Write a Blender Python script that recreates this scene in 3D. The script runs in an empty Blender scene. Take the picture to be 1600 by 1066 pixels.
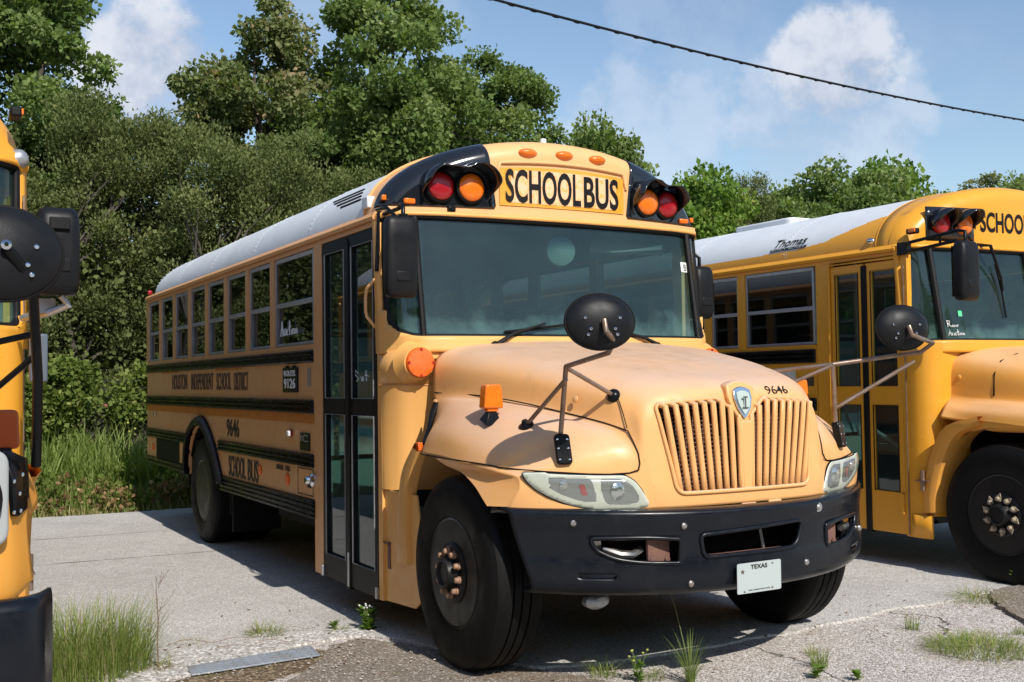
import bpy, bmesh, math, random
import numpy as np
from mathutils import Vector, Matrix
from math import sin, cos, pi, sqrt, radians

# ------------------------------------------------------------------ camera, sky, sun, exposure
scene = bpy.context.scene
CAM_LOC = (-3.787, -4.354, 1.518)
YAW, PITCH, ROLL, FPX = radians(-29.154), radians(2.088), radians(-0.766), 1717.1
fw = Vector((-sin(YAW)*cos(PITCH), cos(YAW)*cos(PITCH), sin(PITCH)))
rt = Vector((cos(YAW), sin(YAW), 0)); up = rt.cross(fw)
rt2 = rt*cos(ROLL) + up*sin(ROLL); up2 = -rt*sin(ROLL) + up*cos(ROLL)
cd = bpy.data.cameras.new('camera'); cam = bpy.data.objects.new('camera', cd)
scene.collection.objects.link(cam)
cam.matrix_world = Matrix(((rt2.x, up2.x, -fw.x, CAM_LOC[0]), (rt2.y, up2.y, -fw.y, CAM_LOC[1]),
                           (rt2.z, up2.z, -fw.z, CAM_LOC[2]), (0, 0, 0, 1)))
cd.sensor_width = 36; cd.lens = FPX/1600*36; cd.clip_start = 0.05; cd.clip_end = 3000
scene.camera = cam
SUN_EL, SUN_AZ = radians(41.5), radians(-0.3)       # sun stands behind the camera side, over the bonnets (-Y)
sdir = Vector((sin(SUN_AZ)*cos(SUN_EL), -cos(SUN_AZ)*cos(SUN_EL), sin(SUN_EL)))   # towards the sun
sl = bpy.data.lights.new('sun', 'SUN'); sl.energy = 4.1; sl.angle = radians(0.5); sl.color = (1.0, 0.945, 0.86)
so = bpy.data.objects.new('sun', sl); scene.collection.objects.link(so)
so.rotation_euler = (-sdir).to_track_quat('-Z', 'Y').to_euler(); so.location = (0, -10, 20)

w = bpy.data.worlds.new('World'); scene.world = w; w.use_nodes = True
nt = w.node_tree; nt.nodes.clear()
def N(t, **k):
    n = nt.nodes.new(t)
    for a, b in k.items(): setattr(n, a, b)
    return n
sky = N('ShaderNodeTexSky', sky_type='NISHITA', sun_disc=False, sun_elevation=SUN_EL, sun_rotation=radians(178),
        air_density=1.15, dust_density=0.35, ozone_density=2.2)
tc = N('ShaderNodeTexCoord'); sep = N('ShaderNodeSeparateXYZ'); nrm_ = N('ShaderNodeVectorMath', operation='NORMALIZE')
nt.links.new(tc.outputs['Generated'], nrm_.inputs[0]); nt.links.new(nrm_.outputs[0], sep.inputs[0])
def Mth(op, a, b=None, c=None, clamp=False):
    n = N('ShaderNodeMath', operation=op); n.use_clamp = clamp
    for i, q in enumerate((a, b, c)):
        if q is None: continue
        if isinstance(q, (int, float)): n.inputs[i].default_value = q
        else: nt.links.new(q, n.inputs[i])
    return n.outputs[0]
def Mr(src, a, b, lo, hi):
    n = N('ShaderNodeMapRange'); n.interpolation_type = 'SMOOTHSTEP'
    for i, q in enumerate((a, b, lo, hi)): n.inputs[i+1].default_value = q
    nt.links.new(src, n.inputs[0]); return n.outputs[0]
den = Mth('ADD', sep.outputs['Z'], .15); cmb = N('ShaderNodeCombineXYZ')
nt.links.new(Mth('DIVIDE', sep.outputs['X'], den), cmb.inputs[0]); nt.links.new(Mth('DIVIDE', sep.outputs['Y'], den), cmb.inputs[1])
def sky_noise(vec, scale, detail, rough):
    n = N('ShaderNodeTexNoise'); n.inputs['Scale'].default_value = scale; n.inputs['Detail'].default_value = detail; n.inputs['Roughness'].default_value = rough; nt.links.new(vec, n.inputs['Vector']); return n.outputs[0]
big_n = sky_noise(nrm_.outputs[0], 12.0, 12, .62); wisp = sky_noise(cmb.outputs[0], 1.1, 8, .6)
# cloud banks: direction, inner and outer angular radius (cosines), weight
cov = Mth('MULTIPLY', Mr(wisp, .48, .78, 0, .22), 1.0)
for v, r0, r1, wt in (((.1827, .9445, .262), .6, 5.6, .92), ((.6902, .6731, .2600), .2, 4.6, .85), ((.690, .690, .205), 1.5, 7.5, .42), ((.575, .79, .195), 1.5, 7.0, .36), ((.60, .735, .32), 1, 6, .16), ((.34, .88, .33), 1, 8, .16), ((-.2, .95, .3), 2, 12, .6), ((.9, .35, .3), 3, 14, .7), ((-.5, -.8, .35), 5, 25, .8)):
    vv = Vector(v).normalized(); dn = N('ShaderNodeVectorMath', operation='DOT_PRODUCT'); nt.links.new(nrm_.outputs[0], dn.inputs[0]); dn.inputs[1].default_value = vv
    msk = Mr(dn.outputs['Value'], cos(radians(r1)), cos(radians(r0)), 0, 1)
    edge = Mr(Mth('ADD', Mth('MULTIPLY', msk, .42), Mth('MULTIPLY', big_n, 1.15)), .74, 1.00, 0, wt)
    cov = Mth('MAXIMUM', cov, Mth('MULTIPLY', edge, Mr(msk, 0, .25, 0, 1)))
shade = N('ShaderNodeMixRGB'); shade.inputs[1].default_value = (3.5, 3.9, 4.8, 1); shade.inputs[2].default_value = (5.6, 5.8, 6.3, 1); nt.links.new(Mr(big_n, .40, .62, 0, 1), shade.inputs[0])
mixc = N('ShaderNodeMixRGB'); nt.links.new(cov, mixc.inputs[0]); nt.links.new(sky.outputs[0], mixc.inputs[1]); nt.links.new(shade.outputs[0], mixc.inputs[2])
bg = N('ShaderNodeBackground'); bg.inputs[1].default_value = 0.118
wo = N('ShaderNodeOutputWorld'); nt.links.new(mixc.outputs[0], bg.inputs[0]); nt.links.new(bg.outputs[0], wo.inputs[0])
scene.view_settings.view_transform = 'Standard'; scene.view_settings.look = 'None'
scene.view_settings.exposure = 0.29; scene.view_settings.gamma = 1.0
scene.render.resolution_x = 1024; scene.render.resolution_y = 682
scene.render.engine = 'CYCLES'
scene.cycles.max_bounces = 8; scene.cycles.transparent_max_bounces = 16

# ------------------------------------------------------------------ materials
def mat(name, col, rough=0.6, metal=0.0, spec=0.5, coat=0.0, noise=None, bump=None, fade=None, trans=0.0, emis=None, dirt=None, chips=None):
    """noise=(scale, amount, colour2)  bump=(scale, strength)  fade=(colour) on upward faces  dirt=(scale, lo, hi, colour)"""
    m = bpy.data.materials.new(name); m.use_nodes = True; t = m.node_tree; b = t.nodes['Principled BSDF']
    b.inputs['Base Color'].default_value = (*col, 1); b.inputs['Roughness'].default_value = rough
    b.inputs['Metallic'].default_value = metal; b.inputs['Specular IOR Level'].default_value = spec
    b.inputs['Coat Weight'].default_value = coat; b.inputs['Transmission Weight'].default_value = trans
    co = t.nodes.new('ShaderNodeTexCoord'); last = None
    def nz(scale, detail=6, rough_=0.6, stretch=None):
        n = t.nodes.new('ShaderNodeTexNoise'); n.inputs['Scale'].default_value = scale; n.inputs['Detail'].default_value = detail
        n.inputs['Roughness'].default_value = rough_
        if stretch:
            mpn = t.nodes.new('ShaderNodeMapping'); mpn.inputs['Scale'].default_value = stretch
            t.links.new(co.outputs['Object'], mpn.inputs[0]); t.links.new(mpn.outputs[0], n.inputs['Vector'])
        else: t.links.new(co.outputs['Object'], n.inputs['Vector'])
        return n
    def ramp(src, lo, hi, amt=1.0):
        r = t.nodes.new('ShaderNodeMapRange'); r.inputs[1].default_value = lo; r.inputs[2].default_value = hi
        r.inputs[3].default_value = 0; r.inputs[4].default_value = amt; r.clamp = True; t.links.new(src, r.inputs[0]); return r.outputs[0]
    def mix(fac, a, c2):
        x = t.nodes.new('ShaderNodeMixRGB'); t.links.new(fac, x.inputs[0])
        if a is None: x.inputs[1].default_value = (*col, 1)
        else: t.links.new(a, x.inputs[1])
        x.inputs[2].default_value = (*c2, 1); return x.outputs[0]
    if fade:
        g = t.nodes.new('ShaderNodeNewGeometry'); s = t.nodes.new('ShaderNodeSeparateXYZ'); t.links.new(g.outputs['Normal'], s.inputs[0])
        n = nz(2.2, 5); a = t.nodes.new('ShaderNodeMath'); a.operation = 'MULTIPLY_ADD'; t.links.new(n.outputs[0], a.inputs[0]); a.inputs[1].default_value = 0.5
        t.links.new(s.outputs[2], a.inputs[2]); last = mix(ramp(a.outputs[0], 0.55, 1.15, 0.9), last, fade)
    if noise: n = nz(noise[0], 7, 0.65); last = mix(ramp(n.outputs[0], 0.4, 0.7, noise[1]), last, noise[2])
    if dirt: n = nz(dirt[0], 8, 0.7, (1, 1, .35)); last = mix(ramp(n.outputs[0], dirt[1], dirt[2], .8), last, dirt[3])
    if chips: n = nz(70, 3, .5); last = mix(ramp(n.outputs[0], .715, .735, .75), last, chips); n = nz(16, 8, .8, (1, 1, .15)); last = mix(ramp(n.outputs[0], .66, .74, .35), last, chips)
    if last: t.links.new(last, b.inputs['Base Color'])
    if noise or dirt:
        n = nz(9, 5); r = t.nodes.new('ShaderNodeMapRange'); r.inputs[3].default_value = max(0.02, rough-.12); r.inputs[4].default_value = min(1, rough+.14)
        r.inputs[1].default_value = .3; r.inputs[2].default_value = .7
        t.links.new(n.outputs[0], r.inputs[0]); t.links.new(r.outputs[0], b.inputs['Roughness'])
    if bump:
        n = nz(bump[0], 6); bp = t.nodes.new('ShaderNodeBump'); bp.inputs['Strength'].default_value = bump[1]; bp.inputs['Distance'].default_value = 0.01
        t.links.new(n.outputs[0], bp.inputs['Height']); t.links.new(bp.outputs[0], b.inputs['Normal'])
    if emis: b.inputs['Emission Color'].default_value = (*emis[:3], 1); b.inputs['Emission Strength'].default_value = emis[3]
    return m
def glass(name, tint, refl_rough=0.02, haze=None, tr=0.5, ior=1.5, dust=False):
    """window pane: coloured see-through mixed with a fresnel reflection; haze = (colour, amount) of dirt film"""
    m = bpy.data.materials.new(name); m.use_nodes = True; t = m.node_tree; t.nodes.clear()
    o = t.nodes.new('ShaderNodeOutputMaterial'); tp = t.nodes.new('ShaderNodeBsdfTransparent'); tp.inputs[0].default_value = (*[c*tr for c in tint], 1)
    gl = t.nodes.new('ShaderNodeBsdfGlossy'); gl.inputs['Roughness'].default_value = refl_rough; gl.inputs[0].default_value = (.9, .95, 1, 1)
    # two-sided Schlick reflectance
    ge = t.nodes.new('ShaderNodeNewGeometry'); dt = t.nodes.new('ShaderNodeVectorMath'); dt.operation = 'DOT_PRODUCT'; t.links.new(ge.outputs['Normal'], dt.inputs[0]); t.links.new(ge.outputs['Incoming'], dt.inputs[1])
    f0 = ((ior-1)/(ior+1))**2*2
    def mm(op, a, b):
        n = t.nodes.new('ShaderNodeMath'); n.operation = op
        for i, q in enumerate((a, b)):
            if q is None: continue
            if isinstance(q, float): n.inputs[i].default_value = q
            else: t.links.new(q, n.inputs[i])
        return n.outputs[0]
    ab = mm('ABSOLUTE', dt.outputs['Value'], None); fr_ = mm('ADD', mm('MULTIPLY', mm('POWER', mm('SUBTRACT', 1.0, ab), 5.0), 1.0-f0), f0)
    mx = t.nodes.new('ShaderNodeMixShader'); t.links.new(fr_, mx.inputs[0])
    src = tp.outputs[0]
    if haze:
        df = t.nodes.new('ShaderNodeBsdfDiffuse'); df.inputs[0].default_value = (*haze[0], 1)
        co = t.nodes.new('ShaderNodeTexCoord'); n = t.nodes.new('ShaderNodeTexNoise'); n.inputs['Scale'].default_value = 2.6; n.inputs['Detail'].default_value = 8
        n.inputs['Roughness'].default_value = .65
        t.links.new(co.outputs['Object'], n.inputs['Vector']); r = t.nodes.new('ShaderNodeMapRange'); r.inputs[1].default_value = .42; r.inputs[2].default_value = .72
        r.inputs[3].default_value = haze[1]*.75; r.inputs[4].default_value = haze[1]*1.25; t.links.new(n.outputs[0], r.inputs[0])
        fac_ = r.outputs[0]
        if dust:   # wiped dust left along the lower edge of the screen, and the dark sun band along its top
            sz = t.nodes.new('ShaderNodeSeparateXYZ'); t.links.new(co.outputs['Object'], sz.inputs[0])
            n2 = t.nodes.new('ShaderNodeTexNoise'); n2.inputs['Scale'].default_value = 7; n2.inputs['Detail'].default_value = 10; t.links.new(co.outputs['Object'], n2.inputs['Vector'])
            zz = t.nodes.new('ShaderNodeMath'); zz.operation = 'MULTIPLY_ADD'; t.links.new(n2.outputs[0], zz.inputs[0]); zz.inputs[1].default_value = .32; t.links.new(sz.outputs[2], zz.inputs[2])
            r2 = t.nodes.new('ShaderNodeMapRange'); r2.inputs[1].default_value = 1.93; r2.inputs[2].default_value = 2.10; r2.inputs[3].default_value = .22; r2.inputs[4].default_value = 0; t.links.new(zz.outputs[0], r2.inputs[0])
            ad = t.nodes.new('ShaderNodeMath'); ad.operation = 'ADD'; t.links.new(fac_, ad.inputs[0]); t.links.new(r2.outputs[0], ad.inputs[1]); fac_ = ad.outputs[0]
            r3 = t.nodes.new('ShaderNodeMapRange'); r3.inputs[1].default_value = 2.36; r3.inputs[2].default_value = 2.44; t.links.new(sz.outputs[2], r3.inputs[0])
            mc = t.nodes.new('ShaderNodeMixRGB'); t.links.new(r3.outputs[0], mc.inputs[0]); mc.inputs[1].default_value = (*[c*tr for c in tint], 1); mc.inputs[2].default_value = (.08, .20, .26, 1); t.links.new(mc.outputs[0], tp.inputs[0])
        m2 = t.nodes.new('ShaderNodeMixShader'); t.links.new(fac_, m2.inputs[0]); t.links.new(tp.outputs[0], m2.inputs[1]); t.links.new(df.outputs[0], m2.inputs[2]); src = m2.outputs[0]
    t.links.new(src, mx.inputs[1]); t.links.new(gl.outputs[0], mx.inputs[2]); t.links.new(mx.outputs[0], o.inputs[0])
    return m

Y_FADED = (0.74, 0.50, 0.33)
M = dict(
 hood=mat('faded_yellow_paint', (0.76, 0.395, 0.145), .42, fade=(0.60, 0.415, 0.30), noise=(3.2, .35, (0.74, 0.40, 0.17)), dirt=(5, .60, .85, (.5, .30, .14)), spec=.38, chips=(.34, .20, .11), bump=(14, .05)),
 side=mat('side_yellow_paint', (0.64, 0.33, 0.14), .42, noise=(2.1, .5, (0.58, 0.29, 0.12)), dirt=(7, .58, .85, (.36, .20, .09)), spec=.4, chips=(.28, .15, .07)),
 cream=mat('fibreglass_yellow', (0.77, 0.405, 0.125), .4, noise=(2.5, .5, (0.74, 0.37, .09)), dirt=(6, .62, .88, (.4, .24, .12)), spec=.4, chips=(.36, .2, .1)),
 cap=mat('cap_yellow_paint', (0.78, 0.43, 0.185), .4, noise=(2.5, .5, (0.76, 0.41, .15)), dirt=(6, .62, .88, (.45, .28, .14)), spec=.4, chips=(.4, .24, .12)),
 gold=mat('bright_yellow_paint', (0.74, 0.335, 0.026), .35, noise=(2.0, .5, (0.74, 0.33, 0.04)), dirt=(6, .60, .88, (.4, .22, .06)), spec=.45, chips=(.34, .18, .05)),
 goldhood=mat('chalky_gold_paint', (0.74, 0.33, 0.05), .5, fade=(.72, .43, .22), noise=(2.4, .6, (.66, .33, .09)), spec=.3),
 under_rail=mat('deep_orange_paint', (0.50, 0.16, 0.02), .45, noise=(8, .6, (0.42, 0.15, 0.03))),
 white=mat('white_roof_paint', (0.70, 0.72, 0.74), .45, noise=(1.6, .6, (0.58, 0.61, 0.64)), dirt=(5, .60, .9, (.32, .30, .27))),
 black=mat('black_paint', (0.004, 0.0045, 0.0052), .30, noise=(6, .5, (.007, .0075, .008)), spec=.2),
 flatblack=mat('flat_black', (0.0045, 0.0045, 0.005), .55, spec=.25),
 lampblack=mat('lamp_surround_black', (0.01, 0.012, 0.016), .14, coat=.3),
 plastic=mat('black_plastic', (0.0075, 0.008, 0.0095), .42, spec=.22, noise=(30, .5, (.011, .0115, .012)), bump=(180, .08)),
 bumper=mat('bumper_plastic', (0.004, 0.0055, 0.009), .30, spec=.34, noise=(7, .6, (.007, .009, .013)), dirt=(9, .60, .8, (.022, .023, .026))),
 rubber=mat('tyre_rubber', (0.0055, 0.0055, 0.0058), .60, spec=.16, noise=(9, .6, (.011, .0105, .010)), bump=(90, .08)),
 steel=mat('dull_steel', (0.50, 0.48, 0.46), .34, metal=.9, noise=(12, .6, (.30, .22, .16))),
 rustysteel=mat('rusting_tube', (0.33, 0.25, 0.20), .42, metal=.7, noise=(18, .8, (.22, .11, .05))),
 rust=mat('rusty_brown_steel', (0.19, 0.095, 0.07), .7, noise=(14, .7, (.12, .06, .05)), bump=(60, .3)),
 nut=mat('rusted_nut', (0.40, 0.24, 0.15), .7, noise=(55, .9, (.16, .08, .05))), lowmirror=mat('mirror_blue_grey', (.10, .12, .15), .4), rimblack=mat('rim_charcoal', (.010, .010, .011), .42, spec=.28, noise=(9, .7, (.017, .016, .014))),
 nutwhite=mat('pale_nut_cover', (0.42, 0.36, 0.27), .7, noise=(50, .9, (.20, .12, .07))),
 chassis=mat('grimy_chassis', (0.006, 0.0055, 0.005), .8, spec=.2),
 alu=mat('window_aluminium', (0.42, 0.43, 0.45), .4, metal=.6, noise=(15, .5, (.3, .3, .3))),
 chrome=mat('chrome', (0.7, 0.72, 0.74), .12, metal=1.0),
 interior=mat('interior_panel', (0.13, 0.16, 0.15), .7), seat=mat('seat_vinyl', (0.035, 0.05, 0.075), .5),
 liner=mat('interior_liner', (0.34, 0.40, 0.37), .6),
 red=mat('red_lens', (0.33, 0.006, 0.012), .12, noise=(3, .3, (.3, .0, .01)), coat=.4, bump=(70, .35)),
 amber=mat('amber_lens', (0.80, 0.185, 0.008), .14, noise=(30, .5, (.85, .12, .003)), coat=.4, bump=(70, .35)),
 orange=mat('orange_reflector', (0.90, 0.135, 0.006), .2, noise=(40, .4, (.85, .10, .004)), bump=(220, .5)),
 signamber=mat('sign_amber', (0.76, 0.32, 0.02), .5, noise=(22, .3, (.9, .5, .1))),
 ink=mat('black_lettering', (0.014, 0.013, 0.013), .5), inkfade=mat('weathered_lettering', (0.055, 0.036, 0.024), .6, noise=(25, .7, (.16, .09, .04))),
 whiteink=mat('white_marking', (.75, .77, .76), .6), plate=mat('plate_white', (0.40, 0.45, 0.44), .4), bezel=mat('lamp_bezel_grey', (.36, .38, .38), .4), darkamber=mat('dark_amber_lens', (.42, .085, .015), .3, bump=(70, .3)),
 lens=glass('headlight_lens', (.9, .92, .88), .08, haze=((.75, .76, .70), .11), tr=.97, ior=1.45),
 reflector=mat('lamp_reflector', (.40, .42, .42), .2, metal=.9), greyframe=mat('lamp_frame_grey', (.66, .67, .59), .32, noise=(12, .5, (.52, .52, .45))),
 wglass=glass('windscreen_glass', (.58, .84, .80), .015, haze=((.24, .47, .42), .05), tr=.97, ior=1.40, dust=True),
 sglass=glass('side_glass', (.30, .34, .33), .015, haze=((.06, .07, .07), .03), tr=.27, ior=1.5),
 dglass=glass('door_glass', (.50, .74, .68), .02, haze=((.16, .22, .21), .08), tr=.8, ior=1.5),
 green=mat('green_sticker', (.1, .6, .28), .5), hazefilm=mat('dusty_film', (.36, .52, .48), .8),
)
# scratched black speckled white of the weathered SCHOOL BUS panel
def speckle(name, c1, c2, sc, lo, hi):
    m = mat(name, c1, .5); t = m.node_tree; b = t.nodes['Principled BSDF']; co = t.nodes.new('ShaderNodeTexCoord')
    n = t.nodes.new('ShaderNodeTexNoise'); n.inputs['Scale'].default_value = sc; n.inputs['Detail'].default_value = 8; n.inputs['Roughness'].default_value = .75
    t.links.new(co.outputs['Object'], n.inputs['Vector']); r = t.nodes.new('ShaderNodeMapRange'); r.inputs[1].default_value = lo; r.inputs[2].default_value = hi
    t.links.new(n.outputs[0], r.inputs[0]); x = t.nodes.new('ShaderNodeMixRGB'); x.inputs[1].default_value = (*c1, 1); x.inputs[2].default_value = (*c2, 1)
    t.links.new(r.outputs[0], x.inputs[0]); t.links.new(x.outputs[0], b.inputs['Base Color']); return m
M['signpale'] = speckle('sign_worn_white', (.84, .52, .30), (.86, .36, .02), 26, .50, .62)

# ------------------------------------------------------------------ mesh helpers
class MB:
    def __init__(s): s.v = []; s.f = []
    def add(s, vs, fs):
        o = len(s.v); s.v += [tuple(p) for p in vs]; s.f += [tuple(i+o for i in f) for f in fs]; return s
    def box(s, x0, x1, y0, y1, z0, z1, rot=None, at=None):
        vs = [(x, y, z) for z in (z0, z1) for y in (y0, y1) for x in (x0, x1)]
        if rot is not None: vs = [tuple(rot @ Vector(p) + Vector(at)) for p in vs]
        return s.add(vs, [(0, 2, 3, 1), (4, 5, 7, 6), (0, 1, 5, 4), (2, 6, 7, 3), (0, 4, 6, 2), (1, 3, 7, 5)])
    def cbox(s, c, sx, sy, sz): return s.box(c[0]-sx/2, c[0]+sx/2, c[1]-sy/2, c[1]+sy/2, c[2]-sz/2, c[2]+sz/2)
    def tube(s, pts, r, n=10, closed=False):
        pts = [Vector(p) for p in pts]; rs = r if isinstance(r, (list, tuple)) else [r]*len(pts); o = len(s.v); m = len(pts); ref = None
        for i, p in enumerate(pts):
            a = pts[i-1] if (i > 0 or closed) else pts[i]; b = pts[(i+1) % m] if (i < m-1 or closed) else pts[i]
            d = (b-a).normalized()
            if ref is None: ref = Vector((0, 0, 1)) if abs(d.z) < .9 else Vector((1, 0, 0))
            u = (ref - d*ref.dot(d)).normalized(); v = d.cross(u); ref = u
            for k in range(n):
                a_ = 2*pi*k/n; s.v.append(tuple(p + (u*cos(a_)+v*sin(a_))*rs[i]))
        for i in range(m if closed else m-1):
            j = (i+1) % m
            for k in range(n): s.f.append((o+i*n+k, o+i*n+(k+1) % n, o+j*n+(k+1) % n, o+j*n+k))
        if not closed: s.f.append(tuple(o+k for k in range(n))[::-1]); s.f.append(tuple(o+(m-1)*n+k for k in range(n)))
        return s
    def lathe(s, prof, c, ax=(0, 0, 1), n=32, sy=1.0, up=None):
        """prof [(radius, height along axis)]"""
        ax = Vector(ax).normalized(); ref = Vector(up) if up else (Vector((0, 0, 1)) if abs(ax.z) < .9 else Vector((0, 1, 0)))
        v = (ref - ax*ref.dot(ax)).normalized(); u = v.cross(ax); c = Vector(c); o = len(s.v)
        for r, h in prof:
            for k in range(n):
                a = 2*pi*k/n; s.v.append(tuple(c + ax*h + u*cos(a)*r + v*sin(a)*r*sy))
        for i in range(len(prof)-1):
            for k in range(n): s.f.append((o+i*n+k, o+i*n+(k+1) % n, o+(i+1)*n+(k+1) % n, o+(i+1)*n+k))
        if prof[0][0] > 1e-4: s.f.append(tuple(o+k for k in range(n))[::-1])
        if prof[-1][0] > 1e-4: s.f.append(tuple(o+(len(prof)-1)*n+k for k in range(n)))
        return s
    def cyl(s, a, b, r, n=16):
        return s.tube([a, b], r, n)
    def prism(s, poly, fn, d0, d1):
        """poly 2D; fn(p, d) -> 3D"""
        n = len(poly); vs = [fn(p, d0) for p in poly] + [fn(p, d1) for p in poly]
        return s.add(vs, [tuple(range(n))[::-1], tuple(range(n, 2*n))] + [(i, (i+1) % n, n+(i+1) % n, n+i) for i in range(n)])
    def grid(s, P):
        nu = len(P); nv = len(P[0]); o = len(s.v)
        for r in P: s.v += [tuple(float(q) for q in p) for p in r]
        for i in range(nu-1):
            for j in range(nv-1): s.f.append((o+i*nv+j, o+i*nv+j+1, o+(i+1)*nv+j+1, o+(i+1)*nv+j))
        return s
    def mirror(s):
        o = len(s.v); s.v += [(-x, y, z) for x, y, z in s.v]; s.f += [tuple(i+o for i in f)[::-1] for f in list(s.f)]; return s
    def shift(s, d): s.v = [(x+d[0], y+d[1], z+d[2]) for x, y, z in s.v]; return s
C = scene.collection
def obj(name, mb, m, parent=None, bevel=0, seg=2, solid=0, ang=35, off=0, subsurf=0, flip=False, recalc=True):
    me = bpy.data.meshes.new(name); me.from_pydata(mb.v, [], mb.f); me.validate()
    if recalc:
        bm = bmesh.new(); bm.from_mesh(me); bmesh.ops.remove_doubles(bm, verts=bm.verts, dist=1e-5); bmesh.ops.recalc_face_normals(bm, faces=bm.faces); bm.to_mesh(me); bm.free()
    me.polygons.foreach_set('use_smooth', [True]*len(me.polygons)); me.set_sharp_from_angle(angle=radians(ang))
    if isinstance(m, str): m = M[m]
    me.materials.append(m)
    o = bpy.data.objects.new(name, me); C.objects.link(o)
    if parent: o.parent = parent
    if solid: md = o.modifiers.new('solid', 'SOLIDIFY'); md.thickness = solid; md.offset = off
    if bevel: md = o.modifiers.new('bevel', 'BEVEL'); md.width = bevel; md.segments = seg; md.limit_method = 'ANGLE'; md.angle_limit = radians(40); md.harden_normals = False
    if subsurf: md = o.modifiers.new('sub', 'SUBSURF'); md.levels = subsurf; md.render_levels = subsurf
    return o
def each(name, mb, m, parent=None, **k):
    """one object per loose piece of the mesh"""
    par = list(range(len(mb.v)))
    def find(i):
        while par[i] != i: par[i] = par[par[i]]; i = par[i]
        return i
    for f in mb.f:
        r = find(f[0])
        for i in f[1:]: par[find(i)] = r
    g = {}
    for f in mb.f: g.setdefault(find(f[0]), []).append(f)
    out = []
    for fs in g.values():
        p = MB(); used = sorted(set(i for f in fs for i in f)); ix = {o_: n_ for n_, o_ in enumerate(used)}
        p.v = [mb.v[i] for i in used]; p.f = [tuple(ix[i] for i in f) for f in fs]; out.append(obj(name, p, m, parent, **k))
    return out
def thing(name, label, cat, loc=(0, 0, 0), group=None):
    o = bpy.data.objects.new(name, None); C.objects.link(o); o.location = loc; o.empty_display_size = .2
    o['label'] = label; o['category'] = cat
    if group: o['group'] = group
    return o
def tag(o, label, cat, group=None):
    o['label'] = label; o['category'] = cat
    if group: o['group'] = group
    return o
def crs(P, n):
    """Catmull-Rom resample of the first axis: P (k, ...) -> (n, ...)"""
    P = np.asarray(P, float); k = len(P); out = []
    E = np.concatenate([[2*P[0]-P[1]], P, [2*P[-1]-P[-2]]])
    for t in np.linspace(0, k-1, n):
        i = min(int(t), k-2); f = t-i; a, b, c, d = E[i], E[i+1], E[i+2], E[i+3]
        out.append(.5*((2*b)+(-a+c)*f+(2*a-5*b+4*c-d)*f*f+(-a+3*b-3*c+d)*f**3))
    return np.array(out)
def inpoly(x, y, P):
    c = False; n = len(P); j = n-1
    for i in range(n):
        if (P[i][1] > y) != (P[j][1] > y) and x < (P[j][0]-P[i][0])*(y-P[i][1])/(P[j][1]-P[i][1])+P[i][0]: c = not c
        j = i
    return c
def nearest(x, y, P):
    best = None; n = len(P)
    for i in range(n):
        ax, ay = P[i]; bx, by = P[(i+1) % n]; dx, dy = bx-ax, by-ay; L = dx*dx+dy*dy or 1e-9
        t = max(0, min(1, ((x-ax)*dx+(y-ay)*dy)/L)); qx, qy = ax+dx*t, ay+dy*t; d = (qx-x)**2+(qy-y)**2
        if best is None or d < best[0]: best = (d, qx, qy)
    return best
def punch(mb, polys, ia=0, ib=2, cond=None):
    """cut openings (2D outlines in coordinates ia, ib) and snap the rims to the outline"""
    keep = []; cut = []
    for f in mb.f:
        cx = sum(mb.v[i][ia] for i in f)/len(f); cy = sum(mb.v[i][ib] for i in f)/len(f)
        c3 = mb.v[f[0]]
        hit = any(inpoly(cx, cy, P) for P in polys) and (cond is None or cond(c3))
        (cut if hit else keep).append(f)
    ck = set(i for f in cut for i in f); kk = set(i for f in keep for i in f)
    for i in ck & kk:
        v = list(mb.v[i]); b = min((nearest(v[ia], v[ib], P) for P in polys), key=lambda q: q[0])
        if b[0] < .06**2: v[ia], v[ib] = b[1], b[2]; mb.v[i] = tuple(v)
    mb.f = keep; used = sorted(kk); mp_ = {o_: n_ for n_, o_ in enumerate(used)}
    mb.v = [mb.v[i] for i in used]; mb.f = [tuple(mp_[i] for i in f) for f in mb.f]; return mb
def rounded(pts, r, n=5):
    out = []; m = len(pts)
    for i in range(m):
        p = Vector(pts[i]); a = Vector(pts[i-1]); b = Vector(pts[(i+1) % m])
        ri = r[i] if isinstance(r, (list, tuple)) else r
        ri = min(ri, (a-p).length*.48, (b-p).length*.48)
        if ri < 1e-4: out.append(tuple(p)); continue
        s = p+(a-p).normalized()*ri; e = p+(b-p).normalized()*ri
        for k in range(n+1):
            t = k/n; out.append(tuple(s*(1-t)**2+p*2*t*(1-t)+e*t*t))
    return out
def textmesh(body, size, wide=1.0, off=0.0, ext=0.0015, space=1.0, shear=0):
    cu = bpy.data.curves.new('t', 'FONT'); cu.body = body; cu.size = size; cu.offset = off; cu.extrude = ext; cu.space_character = space; cu.shear = shear
    cu.resolution_u = 4; o = bpy.data.objects.new('t', cu); C.objects.link(o); dg = bpy.context.evaluated_depsgraph_get(); dg.update()
    me = bpy.data.meshes.new_from_object(o.evaluated_get(dg)); bpy.data.objects.remove(o)
    vs = np.array([v.co[:] for v in me.vertices]); w0, w1 = vs[:, 0].min(), vs[:, 0].max(); h0, h1 = vs[:, 1].min(), vs[:, 1].max()
    return me, (w0, w1, h0, h1)
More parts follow.
